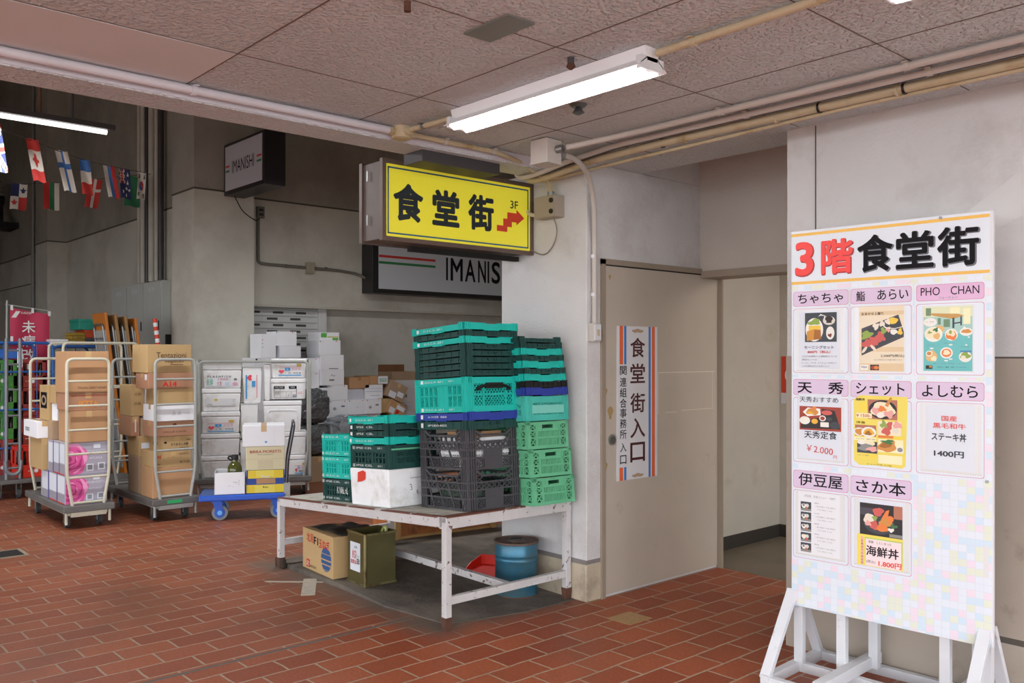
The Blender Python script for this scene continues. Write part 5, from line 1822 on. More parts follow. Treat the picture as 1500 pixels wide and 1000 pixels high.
def cage(label, x, y, W, L, zt, m, rungs):
    t = thing('roll_cage', label, 'roll cage', (x, y, 0))
    MB().box(-L, 0, 0, W, .15, .19).build('platform', m, t)
    for nm, xx in (('end_frame', -.01), ('end_frame', -L + .01)):
        mb = MB()
        mb.tube(rnd([(xx, .0, .17), (xx, .0, zt), (xx, W, zt), (xx, W, .17)], .09), .017, 8)
        for z in rungs:
            mb.tube([(xx, 0, z), (xx, W, z)], .012, 6)
        for k in range(1, 4):
            mb.tube([(xx, W * k / 4, .17), (xx, W * k / 4, zt)], .005, 5)
        mb.build(nm, m, t, smooth=True)
    mb = MB()
    for z in rungs:
        mb.tube([(0, 0, z), (-L, 0, z)], .01, 6)
        mb.tube([(0, W, z), (-L, W, z)], .01, 6)
    mb.build('side_rail', m, t, smooth=True)
    for cx in (-.1, -L + .1):
        for cy in (.06, W - .06):
            caster(t, cx, cy, .15)
    return t


cage('blue roll cage full of green and red bottle crates', -11.2, 2.18, .68, .85, 1.69, M_bluecage, (1.36, .93, .5))
cage('second blue roll cage with goods piled on its top', -11.78, 3.0, .62, .75, 1.66, M_bluecage, (1.25, .85, .45))
MB_ = MB().box(-.70, -.03, .03, .59, 1.64, 1.665)
o = MB_.build('shelf_board', mat('cage shelf board', '#6d6a64', .7), None, loc=(-11.78, 3.0, 0))
tag(o, 'grey shelf board laid across the second blue roll cage', 'shelf')


def bottle_crate(label, x1, y0, y1, z0, z1, m, group, dep=.36, mark=True):
    t = thing('bottle_crate', label, 'crate', (x1 - dep / 2, (y0 + y1) / 2, z0), 0, group)
    w, d, h = dep, y1 - y0, z1 - z0
    mb = MB()
    mb.box(-w / 2 + .01, w / 2 - .01, -d / 2 + .01, d / 2 - .01, 0, .01)
    for k, Mx in enumerate(face_frames(w, d)):
        mb.M = Mx
        L = (w if k % 2 == 0 else d) / 2
        S(mb, -L, L, 0, h * .42)
        S(mb, -L, L, h - .04, h)
        for e in (-1, 1):
            S(mb, *(sorted((e * L, e * (L - .045)))), 0, h)
        S(mb, -.02, .02, h * .42, h - .04)
    mb.build('crate_body', m, t, bevel=.004)
    if mark:
        lettering(t, [('◉', (w / 2 + .002, .0, h * .22), '+x', .045, .045, 0, 0), ('･･', (w / 2 + .002, -.06, h * .22), '+x', .03, .012, .02, 0)], [M_inkw])
    mb = MB()
    for i in range(3):
        for j in range(3):
            bx_, by_ = -w / 2 + w * (i + .5) / 3, -d / 2 + d * (j + .5) / 3
            if i == 2 or j == 0:
                mb.cyl((bx_, by_, .012), (bx_, by_, h * .62), .03, n=10)
                mb.cyl((bx_, by_, h * .62), (bx_, by_, h * .92), .03, .013, n=10)
    mb.build('bottle', mat('dark bottle glass', '#1d1813', .15), t, smooth=True)
    return t


M_cgreen = mat('leaf green crate', '#478536', .4, var=.04)
M_cred = mat('brick red crate', '#95332a', .4, var=.05)
M_cbright = mat('bright red crate', '#d9301f', .35)
z = .192
for k, nm in enumerate(('brick red bottle crate at the bottom beside the blue cage post', 'lowest green bottle crate in the blue roll cage', 'middle green bottle crate in the blue roll cage', 'topmost green bottle crate in the blue roll cage')):
    h = (.40, .29, .30, .30)[k]
    bottle_crate(nm, -11.25, 2.20, 2.50, z, z + h, M_cred if k == 0 else M_cgreen, None)
    z += h + .004
z = .192
for k, nm in enumerate(('lowest brick red bottle crate next to the green column', 'second brick red bottle crate next to the green column', 'third brick red bottle crate next to the green column', 'topmost brick red bottle crate next to the green column')):
    bottle_crate(nm, -11.25, 2.515, 2.80, z, z + .325, M_cred, None)
    z += .329
# blue trays on the green crates
tag(MB().box(-11.6, -11.25, 2.2, 2.5, 1.51, 1.62).build('bottle_tray', mat('royal blue tray', '#2b62b5', .4), None, bevel=.01), 'royal blue tray on top of the green bottle crates', 'tray')
# ladder-like hand cart
t = thing('hand_cart', 'grey hand cart with ladder upright standing before blue roll cage', 'hand cart', (-10.66, 2.16, 0))
MB().box(-.44, .08, -.02, .60, .17, .215).build('platform', M_cartdeck, t, bevel=.006)
mb = MB()
for y in (.09, .22):
    mb.tube([(.05, y, .22), (.05, y, 1.73)], .018, 8)
for z in (.34, .60, .9, 1.18, 1.45, 1.6):
    mb.tube([(.05, .09, z), (.05, .22, z)], .012, 6)
mb.tube(rnd([(.06, .08, .42), (.06, .09, .30), (.06, .155, .26), (.06, .22, .30), (.06, .23, .42)], .04), .02, 8)
mb.build('ladder_frame', mat('grey painted steel', '#7d7f84', .4, metal=.3), t, smooth=True)
MB().box(.045, .055, .195, .245, 1.42, 1.62).build('paper_tag', M_paper, t)
for cx, cy in ((0, .03), (0, .22), (-.36, .03), (-.36, .5)):
    caster(t, cx, cy, .17)
o = bottle_crate('bright red bottle crate standing on the grey hand cart', -10.66, 2.38, 2.72, .217, .545, M_cbright, None)
# banner
t = thing('banner', 'pink red vertical banner with white characters on a thin pole', 'banner', (-12.13, 2.56, 0))
MB().cyl((0, 0, 0), (0, 0.02, 2.22), .012).cyl((0, .0, 2.17), (0.02, .52, 2.10), .007).build('pole', M_grey, t, smooth=True)
mb = MB()
nx, ny = 12, 20
V = []
for i in range(nx + 1):
    for j in range(ny + 1):
        a, b = i / nx, j / ny
        V.append((.012 + .02 * math.sin(a * 9 + b * 2) * (1 - .3 * b), .05 + .44 * a, 2.13 - .07 * a * (1 - b) - (2.13 - .95) * b))
mb._add(V, [(i * (ny + 1) + j, (i + 1) * (ny + 1) + j, (i + 1) * (ny + 1) + j + 1, i * (ny + 1) + j + 1) for i in range(nx) for j in range(ny)], 0)
mb.build('cloth', mat('banner pink', '#c03556', .7), t, smooth=True)
lettering(t, [(c, (.036, .25, z), '+x', .15, .15, .01, 0) for c, z in zip('未病改善で', (1.90, 1.725, 1.55, 1.38, 1.22))] + [('未病改善', (.036, .22, 2.07), '+x', .12, .03, 0, 0)], [M_inkw])
mb = MB()
mb.poly([(.035, .06, 2.01), (.035, .11, 2.01), (.035, .16, 2.09), (.035, .11, 2.09)])
for y, z in ((.05, 2.13), (.28, 2.10), (.47, 2.07), (.05, 1.75)):
    mb.box(.03, .034, y, y + .03, z - .03, z + .03)
mb.build('tab', M_inkw, t)
# goods on the second cage
ZS = 1.667
t = tag(MB().box(-12.35, -11.9, 3.02, 3.20, ZS, ZS + .075).box(-12.36, -11.89, 3.01, 3.21, ZS + .055, ZS + .08).build('foam_tray', M_foam, None, bevel=.006), 'pale foam lid lying on the second blue cage', 'lid')
M_bask = mat('mustard plastic', '#a98a2c', .5)
for k in range(4):
    z = ZS + .042 * k
    mb = MB().box(-.14, .14, -.075, .075, 0, .01)
    for k2, Mx in enumerate(face_frames(.28, .15)):
        mb.M = Mx
        L = .14 if k2 % 2 == 0 else .075
        S(mb, -L, L, .028, .036)
        for q in range(9):
            s = -L + 2 * L * q / 8
            S(mb, s - .004, s + .004, 0, .03)
    o = mb.build('mesh_tray', M_bask, None, loc=(-11.95, 3.30, z))
    tag(o, ('lowest of four mustard mesh trays on the second cage', 'second lowest of four mustard mesh trays on the second cage', 'second highest of four mustard mesh trays on the second cage', 'topmost of four mustard mesh trays on the second cage')[k], 'tray', 'mustard mesh trays')


def flat_crate(label, x1, y0, y1, z0, z1, m):
    t = thing('shallow_crate', label, 'crate', (x1, y0, z0))
    d, h = y1 - y0, z1 - z0
    MB().box(-.4, 0, 0, d, 0, h * .75).build('crate_body', m, t, bevel=.004)
    MB().box(-.41, .01, -.008, d + .008, h * .75, h).box(-.35, .006, -.004, d + .004, .01, .02).build('rim', m, t)
    return t


flat_crate('dark charcoal shallow crate under an orange red one', -11.82, 3.385, 3.625, ZS, ZS + .10, M_charcoal)
flat_crate('orange red shallow crate between charcoal and teal ones', -11.82, 3.385, 3.625, ZS + .102, ZS + .20, mat('orange red plastic', '#b84a28', .45))
o = flat_crate('teal green shallow crate topping the second cage pile', -11.80, 3.31, 3.625, ZS + .202, ZS + .335, mat('deep teal plastic', '#1d8a76', .45))
lettering(o, [('ﾆﾆﾆﾆ', (.012, .24, .05), '+x', .12, .04, .02, 0)], [M_inkw])
# folded tables leaning on the hall wall
M_tabA = mat('orange board', '#c27427', .45, var=.05)
M_tabB = mat('brown board', '#9a7346', .5, var=.06)
for k in range(4):
    t = thing('folding_table', ('frontmost folded table, orange board with steel legs', 'second folded table, tan board with grey legs', 'third folded table, tan board between tan and orange ones', 'rearmost folded table, orange board by the striped pole')[k], 'table',
              (-11.22, 3.68 + .115 * k, .02), 0, 'folded tables leaning in a row')
    t.rotation_euler = (math.radians(7), 0, 0)
    mm = M_tabA if k in (0, 3) else M_tabB
    MB().box(-.48, 0, 0, .032, 0, 2.06 - .02 * k).build('board', mm, t, bevel=.004)
    mb = MB()
    mb.tube(rnd([(-.40, -.02, .2), (-.40, -.02, 1.92), (-.06, -.02, 1.92), (-.06, -.02, .2)], .05), .014, 8)
    for z in (.5, 1.75):
        mb.tube([(-.4, -.02, z), (-.06, -.02, z)], .010, 6)
    mb.build('leg_frame', M_steel, t, smooth=True)
    MB().box(-.46, -.02, -.045, -.008, .9, .96).box(-.46, -.02, -.012, -.002, .15, 1.85).build('apron', M_grey, t)
t = thing('striped_pole', 'red and white striped pole leaning by the folded tables', 'pole', (-11.15, 4.25, 0))
t.rotation_euler = (math.radians(7), 0, 0)
for m_, o_ in ((M_foam, 0), (M_red, .05)):
    mb = MB()
    for k in range(20):
        z = .02 + k * .1 + o_
        mb.cyl((0, 0, z), (0, 0, z + .05), .027, n=14)
    mb.build('stripe', m_, t, smooth=True)
tag(MB().box(-12.77, -12.28, 4.56, 4.64, 1.70, 1.84).build('meter_box', M_black, None, bevel=.006), 'flat black box fixed low on the hall side wall', 'box')
# electrical cabinet and riser pipes
t = thing('electrical_cabinet', 'long grey electrical cabinet with three doors under the riser pipes', 'cabinet', (-14.4, 4.637, 1.35))
M_cab = mat('cabinet grey', '#c2c4bf', .5, var=.02)
MB().box(0, 2.1, -.12, 0, 0, 1.24).build('cabinet_body', M_cab, t, bevel=.004)
for k in range(3):
    d_ = MB().box(.02 + k * .69, .69 + k * .69, -.132, -.121, .02, 1.22).build('door', M_cab, t)
    lettering(d_, [('電灯盤', (.35 + k * .69, -.134, 1.13), '-y', .22, .06, 0, 0)], [M_paper])
    MB().box(.62 + k * .69, .645 + k * .69, -.14, -.13, .55, .68).build('handle', M_black, d_)
for k, (x, r, m) in enumerate(((-13.32, .03, M_hall), (-13.15, .04, M_hall), (-12.99, .035, M_darkmetal), (-12.80, .05, M_hall), (-12.61, .035, M_hall), (-12.46, .04, M_darkmetal))):
    mb = MB().cyl((x, 4.56, 2.60), (x, 4.56, 7.9), r, n=14)
    tag(mb.build('riser_pipe', m, None, smooth=True), ('leftmost grey riser pipe above the electrical cabinet', 'second grey riser pipe above the electrical cabinet', 'black riser pipe between the grey pipes', 'thickest grey riser pipe above the cabinet', 'grey riser pipe beside the thickest one', 'black riser pipe at the end by the pilaster')[k], 'pipe')
tag(MB().cyl((-19.46, 4.60, 0), (-19.46, 4.60, 7.9), .035, n=10).build('riser_pipe', mat('pale riser', '#8f8f8b', .5), None, smooth=True), 'thin pale riser pipe by the far hall column', 'pipe')
# wall fan
t = thing('wall_fan', 'big black caged fan on a wall bracket, cut by the view edge', 'fan', (-21.15, 4.62, 4.83))
mb = MB()
for r in (.18, .30, .40, .46):
    mb.tube([(r * math.cos(q), -.42, r * math.sin(q)) for q in [2 * PI * k / 28 for k in range(29)]], .012, 5)
for k in range(24):
    a = 2 * PI * k / 24
    mb.tube([(.05 * math.cos(a), -.45, .05 * math.sin(a)), (.46 * math.cos(a), -.42, .46 * math.sin(a)), (.4 * math.cos(a), -.25, .4 * math.sin(a))], .006, 4)
mb.build('guard', M_black, t)
for k in range(4):
    a = 2 * PI * k / 4 + .3
    mb = MB()
    mb.prism([(.04, -.05), (.38, -.12), (.38, .10), (.04, .04)], lambda p, q, d: (p * math.cos(a) - q * math.sin(a), -.35 + d + q * .25, p * math.sin(a) + q * math.cos(a)), .006)
    mb.build('blade', M_charcoal, t)
MB().cyl((0, -.4, 0), (0, -.18, 0), .10).build('motor', M_black, t, smooth=True)
MB().box(-.3, .45, -.4, 0, -.62, -.50).box(-.05, .05, -.3, -.2, -.55, -.05).build('bracket', M_black, t)
# hanging hall lights: shaded battens, all shining downwards
def hall_light(label, x, y1, z=3.6):
    t = thing('fluorescent_light', label, 'ceiling light', (x, y1, z), 0)
    MB().box(-.06, .06, -1.32, .02, .035, .075).build('housing', M_darkmetal, t)
    MB().cyl((0, -1.28, .022), (0, -.03, .022), .02, n=12).build('tube', M_lamp2, t, smooth=True)
    mb = MB()
    for y in (-.28, -1.0):
        mb.cyl((0, y, .075), (0, y, 4.35), .008, n=6)
    mb.build('suspension_rod', M_darkmetal, t, smooth=True)
    la = bpy.data.lights.new('tube_glow', 'AREA')
    la.shape = 'RECTANGLE'
    la.size, la.size_y = .05, 1.24
    la.energy = HALL_W
    lb = bpy.data.objects.new('tube_glow', la)
    C.objects.link(lb)
    lb.parent = t
    lb.location = (0, -.655, .0)


HALL_W = 20
hall_light('slim lit tube light hanging on rods in the dark hall', -7.37, 2.3, 3.30)
hall_light('added unseen tube light over the hall floor, lighting the goods', -9.6, 0.9)  # unseen, added to brighten the goods in the hall
hall_light('added unseen tube light above the beam, lighting the deeper hall', -7.2, 5.9)  # another unseen one, added for brightness further in
conduit('cord', 'brown cord hanging beside the slim hall tube light', [(-7.35, 1.78, 3.38), (-7.36, 1.8, 4.2), (-7.34, 1.77, 5.2), (-7.35, 1.78, 7.9)], .014, mat('brown cord', '#6a5443', .8), rr=.3)

# flags
conduit('flag_line', 'thin string of flags from the riser pipes towards the entrance', [(-12.5, 4.43, 4.07), (-12.05, 4.16, 3.99), (-10.56, 3.27, 3.71), (-9.77, 2.79, 3.57), (-9.1, 2.39, 3.48), (-8.42, 1.98, 3.40), (-7.2, 1.2, 3.26)], .004, M_darkmetal, rr=.4)
conduit('flag_line', 'thin string of flags running along the hall side wall', [(-12.5, 4.36, 4.06), (-12.97, 3.85, 3.99), (-13.43, 3.40, 3.95), (-13.76, 3.08, 3.94), (-14.4, 2.5, 3.95)], .004, M_darkmetal, rr=.4)
FC = {'r': mat('flag red', '#c43a35', .8), 'w': mat('flag white', '#dcdad0', .8), 'b': mat('flag navy', '#27325f', .8), 'l': mat('flag blue', '#3f74b8', .8), 'g': mat('flag green', '#2f7550', .8), 'k': mat('flag black', '#1c1c1e', .8)}
FK = 'rwblgk'


def star(u, v, cu, cv, R, asp=1.5):
    du, dv = (u - cu), (v - cv) * asp
    r = math.hypot(du, dv)
    a = math.atan2(du, dv)
    k = ((a % (2 * PI / 5)) - PI / 5)
    k = abs(k)
    return r < R * (.42 + .58 * (k / (PI / 5)) ** 1.5)


def f_uk(u, v):
    if abs(u - .5) < .07 or abs(v - .5) < .05: return 'r'
    if abs(u - .5) < .13 or abs(v - .5) < .09: return 'w'
    if abs((u - .5) - (v - .5)) < .05 or abs((u - .5) + (v - .5)) < .05: return 'r'
    if abs((u - .5) - (v - .5)) < .12 or abs((u - .5) + (v - .5)) < .12: return 'w'
    return 'b'


def f_can(u, v):
    if v > .72 or v < .28: return 'r'
    x, y = abs(v - .5) * 1.5, u - .5
    if abs(x) < .24 and abs(y) < .26 and (x < .06 or abs(y) < .16 - x * .4 or x + abs(y) < .22): return 'r'
    return 'w'


def f_fin(u, v): return 'l' if abs(u - .5) < .10 or abs(v - .63) < .07 else 'w'


def f_fra(u, v): return 'l' if v > .66 else ('w' if v > .33 else 'r')


def f_rus(u, v): return 'w' if u < .36 else ('l' if u < .67 else 'r')


def f_aus(u, v):
    if v > .5 and u < .5: return f_uk(u * 2, (v - .5) * 2)
    for cu, cv in ((.78, .82), (.72, .55), (.85, .3), (.55, .12), (.3, .22), (.6, .35)):
        if star(u, v, cu, cv, .12): return 'w'
    return 'b'


def f_kor(u, v):
    r = math.hypot(u - .5, (v - .5) * 1.5)
    if r < .27: return 'r' if u - .5 + .1 * math.sin((v - .5) * 18) > 0 else 'l'
    if .1 < abs(v - .5) < .42 and abs(abs(u - .5) - .3) < .09 and abs(v - .5) > .26 and int((v + u * .3) * 40) % 3: return 'k'
    return 'w'


def f_pan(u, v):
    if u < .5 and v > .5: return 'b'
    if u >= .5 and v < .5: return 'r'
    if u >= .5: return 'b' if star(u, v, .75, .75, .20) else 'w'
    return 'r' if star(u, v, .25, .25, .20) else 'w'


def f_bul(u, v): return 'r' if u < .38 else ('g' if u < .72 else 'w')


def f_den(u, v): return 'w' if abs(u - .5) < .08 or abs(v - .62) < .06 else 'r'


def f_grn(u, v): return 'g'


for nm, fn, P, yw, h_, tilt in (('flag with red and white crosses on navy, half cut off', f_uk, (-7.70, 1.53, 3.325), .12, .36, .05), ('red and white flag with a maple leaf', f_can, (-8.42, 1.98, 3.41), .095, .36, .06), ('white flag with a blue cross', f_fin, (-9.1, 2.39, 3.49), .105, .38, .08),
                                ('blue, white and red flag in horizontal bands, hung lower red', f_fra, (-9.77, 2.79, 3.575), .10, .36, .03), ('white, blue and red flag in upright bands', f_rus, (-10.56, 3.27, 3.71), .12, .36, .06), ('navy flag with small crosses and white stars', f_aus, (-11.22, 3.66, 3.83), .12, .36, .02),
                                ('white flag with red and blue disc', f_kor, (-12.05, 4.16, 3.985), .10, .36, -.02), ('quartered red, white and navy flag with two stars', f_pan, (-13.76, 3.08, 3.94), .20, .36, -.02), ('red, green and white flag in upright bands', f_bul, (-13.43, 3.40, 3.955), .20, .38, .0),
                                ('red flag with a white cross', f_den, (-12.97, 3.85, 3.99), .17, .40, -.06), ('plain green flag behind the navy starred one', f_grn, (-12.62, 4.22, 4.03), .20, .42, 0)):
    mb = MB()
    nu, nv = 20, 30
    V = []
    for i in range(nu + 1):
        for j in range(nv + 1):
            u, v = i / nu, j / nv
            V.append((.012 * math.sin(u * 5 + v * 4), (u - .5) * yw + tilt * (1 - v), -(1 - v) * h_ + .008 * math.sin(u * 6)))
    for i in range(nu):
        for j in range(nv):
            a = i * (nv + 1) + j
            mb.f.append((a, a + nv + 1, a + nv + 2, a + 1))
            mb.m.append(FK.index(fn((i + .5) / nu, (j + .5) / nv)))
    mb.v = V
    o = mb.build('flag', [FC[k] for k in FK], None, smooth=True, loc=(P[0] + .01, P[1], P[2]), rz=math.radians(-15))
    tag(o, nm + ' on a hall string', 'flag', 'flags strung across the hall')

# =====================================================================================  RESTAURANT MENU BOARD
BA = math.atan2(.034, .896)
bd = thing('menu_board', 'tall white menu board with pastel mosaic sheet on a white wooden stand', 'menu board', (-2.30, 3.896, 0), BA)
BW, B0, B1 = .908, .33, 2.153
MB().box(0, BW, 0, .022, B0, B1).build('panel', M_white, bd, bevel=.002)
MB().box(.004, BW - .004, -.0012, 0, B0 + .003, 1.885).build('mosaic_sheet', MATS['mosaic'], bd)
M_menuw = mat('header white', '#dee5ee', .35)
M_gold = mat('golden line', '#eebd55', .4)
mb = MB()
mb.box(.001, BW - .012, -.0015, 0, 1.885, B1 - .001)
mb.box(.001, BW - .012, -.0022, -.0015, 1.893, 1.907, 1).box(.001, BW - .012, -.0022, -.0015, 2.126, 2.140, 1)
hd = mb.build('header_sheet', [M_menuw, M_gold], bd)
M_hred = mat('header red', '#f0403a', .4)
M_hredd = mat('header deep red', '#a51f22', .4)
M_hgrey = mat('header grey edge', '#6b6d74', .5)
lt = []
for ch, cx, cw, chh, hi, lo in (('3', .068, .095, .165, 0, 1), ('階', .232, .155, .165, 0, 1), ('食', .413, .165, .17, 2, 3), ('堂', .590, .165, .165, 2, 3), ('街', .770, .17, .17, 2, 3)):
    lt.append((ch, (cx + .004, -.0026, 2.012), '-y', cw + .006, chh + .004, .033, lo))
    lt.append((ch, (cx, -.0032, 2.016), '-y', cw, chh, .029, hi))
lettering(hd, lt, [M_hred, M_hredd, M_ink, M_hgrey])

M_pline = mat('pink rule', '#d0748e', .5)
M_ppink = mat('pale pink label', '#dcc4da', .4)
M_pviol = mat('pale violet label', '#d8c3dc', .4)
M_sleeve = mat('clear sleeve', '#e2e3e4', .2)
M_sleeve_e = mat('sleeve stitch', '#d0cec8', .4)


def rrect(mb, a0, a1, b0, b1, y, m, r=.012):
    pts = []
    for cx, cy, q0 in ((a1 - r, b1 - r, 0), (a0 + r, b1 - r, 1), (a0 + r, b0 + r, 2), (a1 - r, b0 + r, 3)):
        for k in range(5):
            q = PI / 2 * (q0 + k / 4)
            pts.append((cx + r * math.cos(q), y, cy + r * math.sin(q)))
    mb.poly(list(reversed(pts)), m)


def R_(mb, a0, a1, b0, b1, y, m):
    mb.poly([(a0, y, b0), (a1, y, b0), (a1, y, b1), (a0, y, b1)], m)


def E_(mb, cx, cy, rx, ry, y, m, n=20, rot=0.0, wob=0.0):
    pts = []
    for i in range(n):
        q = 2 * PI * i / n
        k = 1 + wob * math.sin(3 * q + cx * 90) + wob * .6 * math.sin(5 * q + cy * 70)
        a, b = rx * k * math.cos(q), ry * k * math.sin(q)
        pts.append((cx + a * math.cos(rot) - b * math.sin(rot), y, cy + a * math.sin(rot) + b * math.cos(rot)))
    mb.poly(pts, m)


COLS = ((.011, .288), (.300, .577), (.597, .875))
ROWS = ((1.786, 1.857, 1.465, 1.774), (1.356, 1.434, 1.032, 1.346), (.906, .992, .568, .897))


def card(ci, ri, words, wf=.8, hf=.62, col=None):
    a0, a1 = COLS[ci]
    h0, h1, c0, c1 = ROWS[ri]
    mb = MB()
    R_(mb, a0 - .007, a1 + .007, c0 - .010, h1 + .009, -.0016, 0)
    rrect(mb, a0, a1, h0, h1, -.0019, 1)
    rrect(mb, a0 + .0018, a1 - .0018, h0 + .0018, h1 - .0018, -.0022, 2)
    rrect(mb, a0, a1, c0, c1, -.0019, 1)
    rrect(mb, a0 + .0018, a1 - .0018, c0 + .0018, c1 - .0018, -.0022, 0)
    o = mb.build('menu_card', [M_menuw, M_pline, col or M_pviol], bd)
    lettering(o, words and [(s, (a0 + (a1 - a0) * fx, -.0028, h0 + (h1 - h0) * fz), '-y', (a1 - a0) * fw, (h1 - h0) * fh, b, m) for s, fx, fz, fw, fh, b, m in words], [M_ink, M_inkg])
    return o, a0, a1, c0, c1


def sleeve(o, a0, a1, b0, b1, stitches=True):
    """plastic pocket; returns mesh part"""
    mb = MB()
    R_(mb, a0, a1, b0, b1, -.0026, 0)
    if stitches:
        n = int((b1 - b0) / .009)
        for k in range(n):
            z = b0 + (k + .3) * (b1 - b0) / n
            mb.poly([(a1 - .016, -.0028, z), (a1 - .002, -.0028, z + .004), (a1 - .002, -.0028, z + .0055), (a1 - .016, -.0028, z + .0015)], 1)
            mb.poly([(a0 + .002, -.0028, z), (a0 + .010, -.0028, z + .003), (a0 + .010, -.0028, z + .0045), (a0 + .002, -.0028, z + .0015)], 1)
        n = int((a1 - a0) / .010)
        for k in range(n):
            x = a0 + (k + .3) * (a1 - a0) / n
            mb.poly([(x, -.0028, b0 + .002), (x + .005, -.0028, b0 + .002), (x + .007, -.0028, b0 + .009), (x + .002, -.0028, b0 + .009)], 1)
    return mb.build('plastic_sleeve', [M_sleeve, M_sleeve_e], o)


def words(o, a0, a1, b0, b1, items, mats):
    """items (text, fx, fz, fw, fh, bold, mat[,rot]) inside the rectangle"""
    return lettering(o, [(i[0], (a0 + (a1 - a0) * i[1], -.0046, b0 + (b1 - b0) * i[2]), '-y', (a1 - a0) * i[3], (b1 - b0) * i[4], i[5], i[6]) + tuple(i[7:8]) for i in items], mats)


FD = {k: mat('food ' + k, v, .5) for k, v in dict(slate='#3d4349', plate='#eceae2', bread='#cf9138', crust='#a5692a', egg='#efc84a', leaf='#8fa94c', deepleaf='#3f7a45', cup='#d8d4cc', coffee='#33241c', jam='#7d3228',
                                                  tray='#4b4750', tuna='#cf5f58', pale='#e6dccb', wood='#eadcc2', woodd='#e2caa2', teal='#6cc0c0', tealw='#a9cfc6', broth='#e0b877', noodle='#efe3c0', orange='#e5813d', dark='#2b2627', red='#a2402f',
                                                  rice='#eeeae0', yellow='#f3d84b', yolk='#e9b13a', pink='#e8a7a0', meat='#b5745c', fry='#d28f45', blue='#4d87b8', cream='#f4ecc0', table='#c99c58', window='#dfe3bd', green='#6f8f70', grey='#8b8b88').items()}


def photo(o, a0, a1, b0, b1, shapes, keys, name='food_photo', y=-.0040):
    """shapes in fractions of the picture: ('r',x0,x1,z0,z1,key) or ('e',cx,cz,rx,rz,key[,rot[,wobble]]) or ('p',[(x,z)..],key)"""
    mb = MB()
    W_, H_ = a1 - a0, b1 - b0
    cl = lambda q: min(1, max(0, q))
    for k, s in enumerate(shapes):
        yy = y - .00003 * k
        if s[0] == 'r':
            R_(mb, a0 + W_ * s[1], a0 + W_ * s[2], b0 + H_ * s[3], b0 + H_ * s[4], yy, keys.index(s[5]))
        elif s[0] == 'p':
            mb.poly([(a0 + W_ * x, yy, b0 + H_ * z) for x, z in s[1]], keys.index(s[2]))
        else:
            n0 = len(mb.v)
            E_(mb, a0 + W_ * s[1], b0 + H_ * s[2], W_ * s[3], H_ * s[4], yy, keys.index(s[5]), 22, s[6] if len(s) > 6 else 0, s[7] if len(s) > 7 else 0)
            for q in range(n0, len(mb.v)):
                v = mb.v[q]
                mb.v[q] = (min(a1, max(a0, v[0])), v[1], min(b1, max(b0, v[2])))
    return mb.build(name, [FD[k] for k in keys], o)


def sheet(o, a0, a1, b0, b1, m, name='menu_sheet', y=-.0034):
    mb = MB()
    R_(mb, a0, a1, b0, b1, y, 0)
    return mb.build(name, m, o)


# 1 morning set
o, a0, a1, c0, c1 = card(0, 0, [('ちゃちゃ', .5, .5, .82, .66, .012, 0)])
sleeve(o, a0 + .018, a1 - .022, c0 + .006, c1 - .004)
s0, s1, t0, t1 = a0 + .03, a1 - .04, c0 + .02, c1 - .012
sheet(o, s0, s1, t0, t1, M_paper)
photo(o, a0 + .062, a0 + .222, c0 + .148, c0 + .288, [('r', 0, 1, 0, 1, 'slate'), ('e', .30, .42, .28, .40, 'plate'), ('e', .30, .68, .20, .10, 'leaf', .2, .2), ('r', .12, .50, .30, .56, 'egg'), ('p', [(.06, .04), (.52, .10), (.50, .42), (.28, .44), (.06, .36)], 'bread'), ('p', [(.28, .08), (.52, .10), (.50, .40), (.30, .42)], 'crust'),
      ('e', .76, .72, .19, .15, 'cup'), ('e', .76, .78, .12, .09, 'coffee'), ('r', .68, .84, .64, .76, 'coffee'), ('e', .80, .30, .13, .22, 'plate'), ('e', .79, .22, .06, .06, 'jam', 0, .2), ('p', [(.42, .86), (.5, .95), (.66, .88), (.58, .74), (.62, .88), (.5, .9)], 'plate')], ['slate', 'plate', 'leaf', 'egg', 'bread', 'crust', 'cup', 'coffee', 'jam'])
M_navy = mat('navy ink', '#24356e', .6)
words(o, s0, s1, t0, t1, [('モーニングセット', .5, .37, .72, .055, .02, 1), ('800円（税込）', .5, .29, .56, .05, .015, 2), ('こだわりの自家製パンと自家焙煎コーヒーが', .5, .215, .86, .035, 0, 0), ('評判のセットです！', .27, .155, .38, .035, 0, 0), ('トースト、サラダ、ミニオムレツが付いて', .5, .10, .84, .035, 0, 0), ('このお値段はかなりお得ですよ！', .42, .045, .66, .035, 0, 0)], [M_inkg, M_navy, M_inkr])
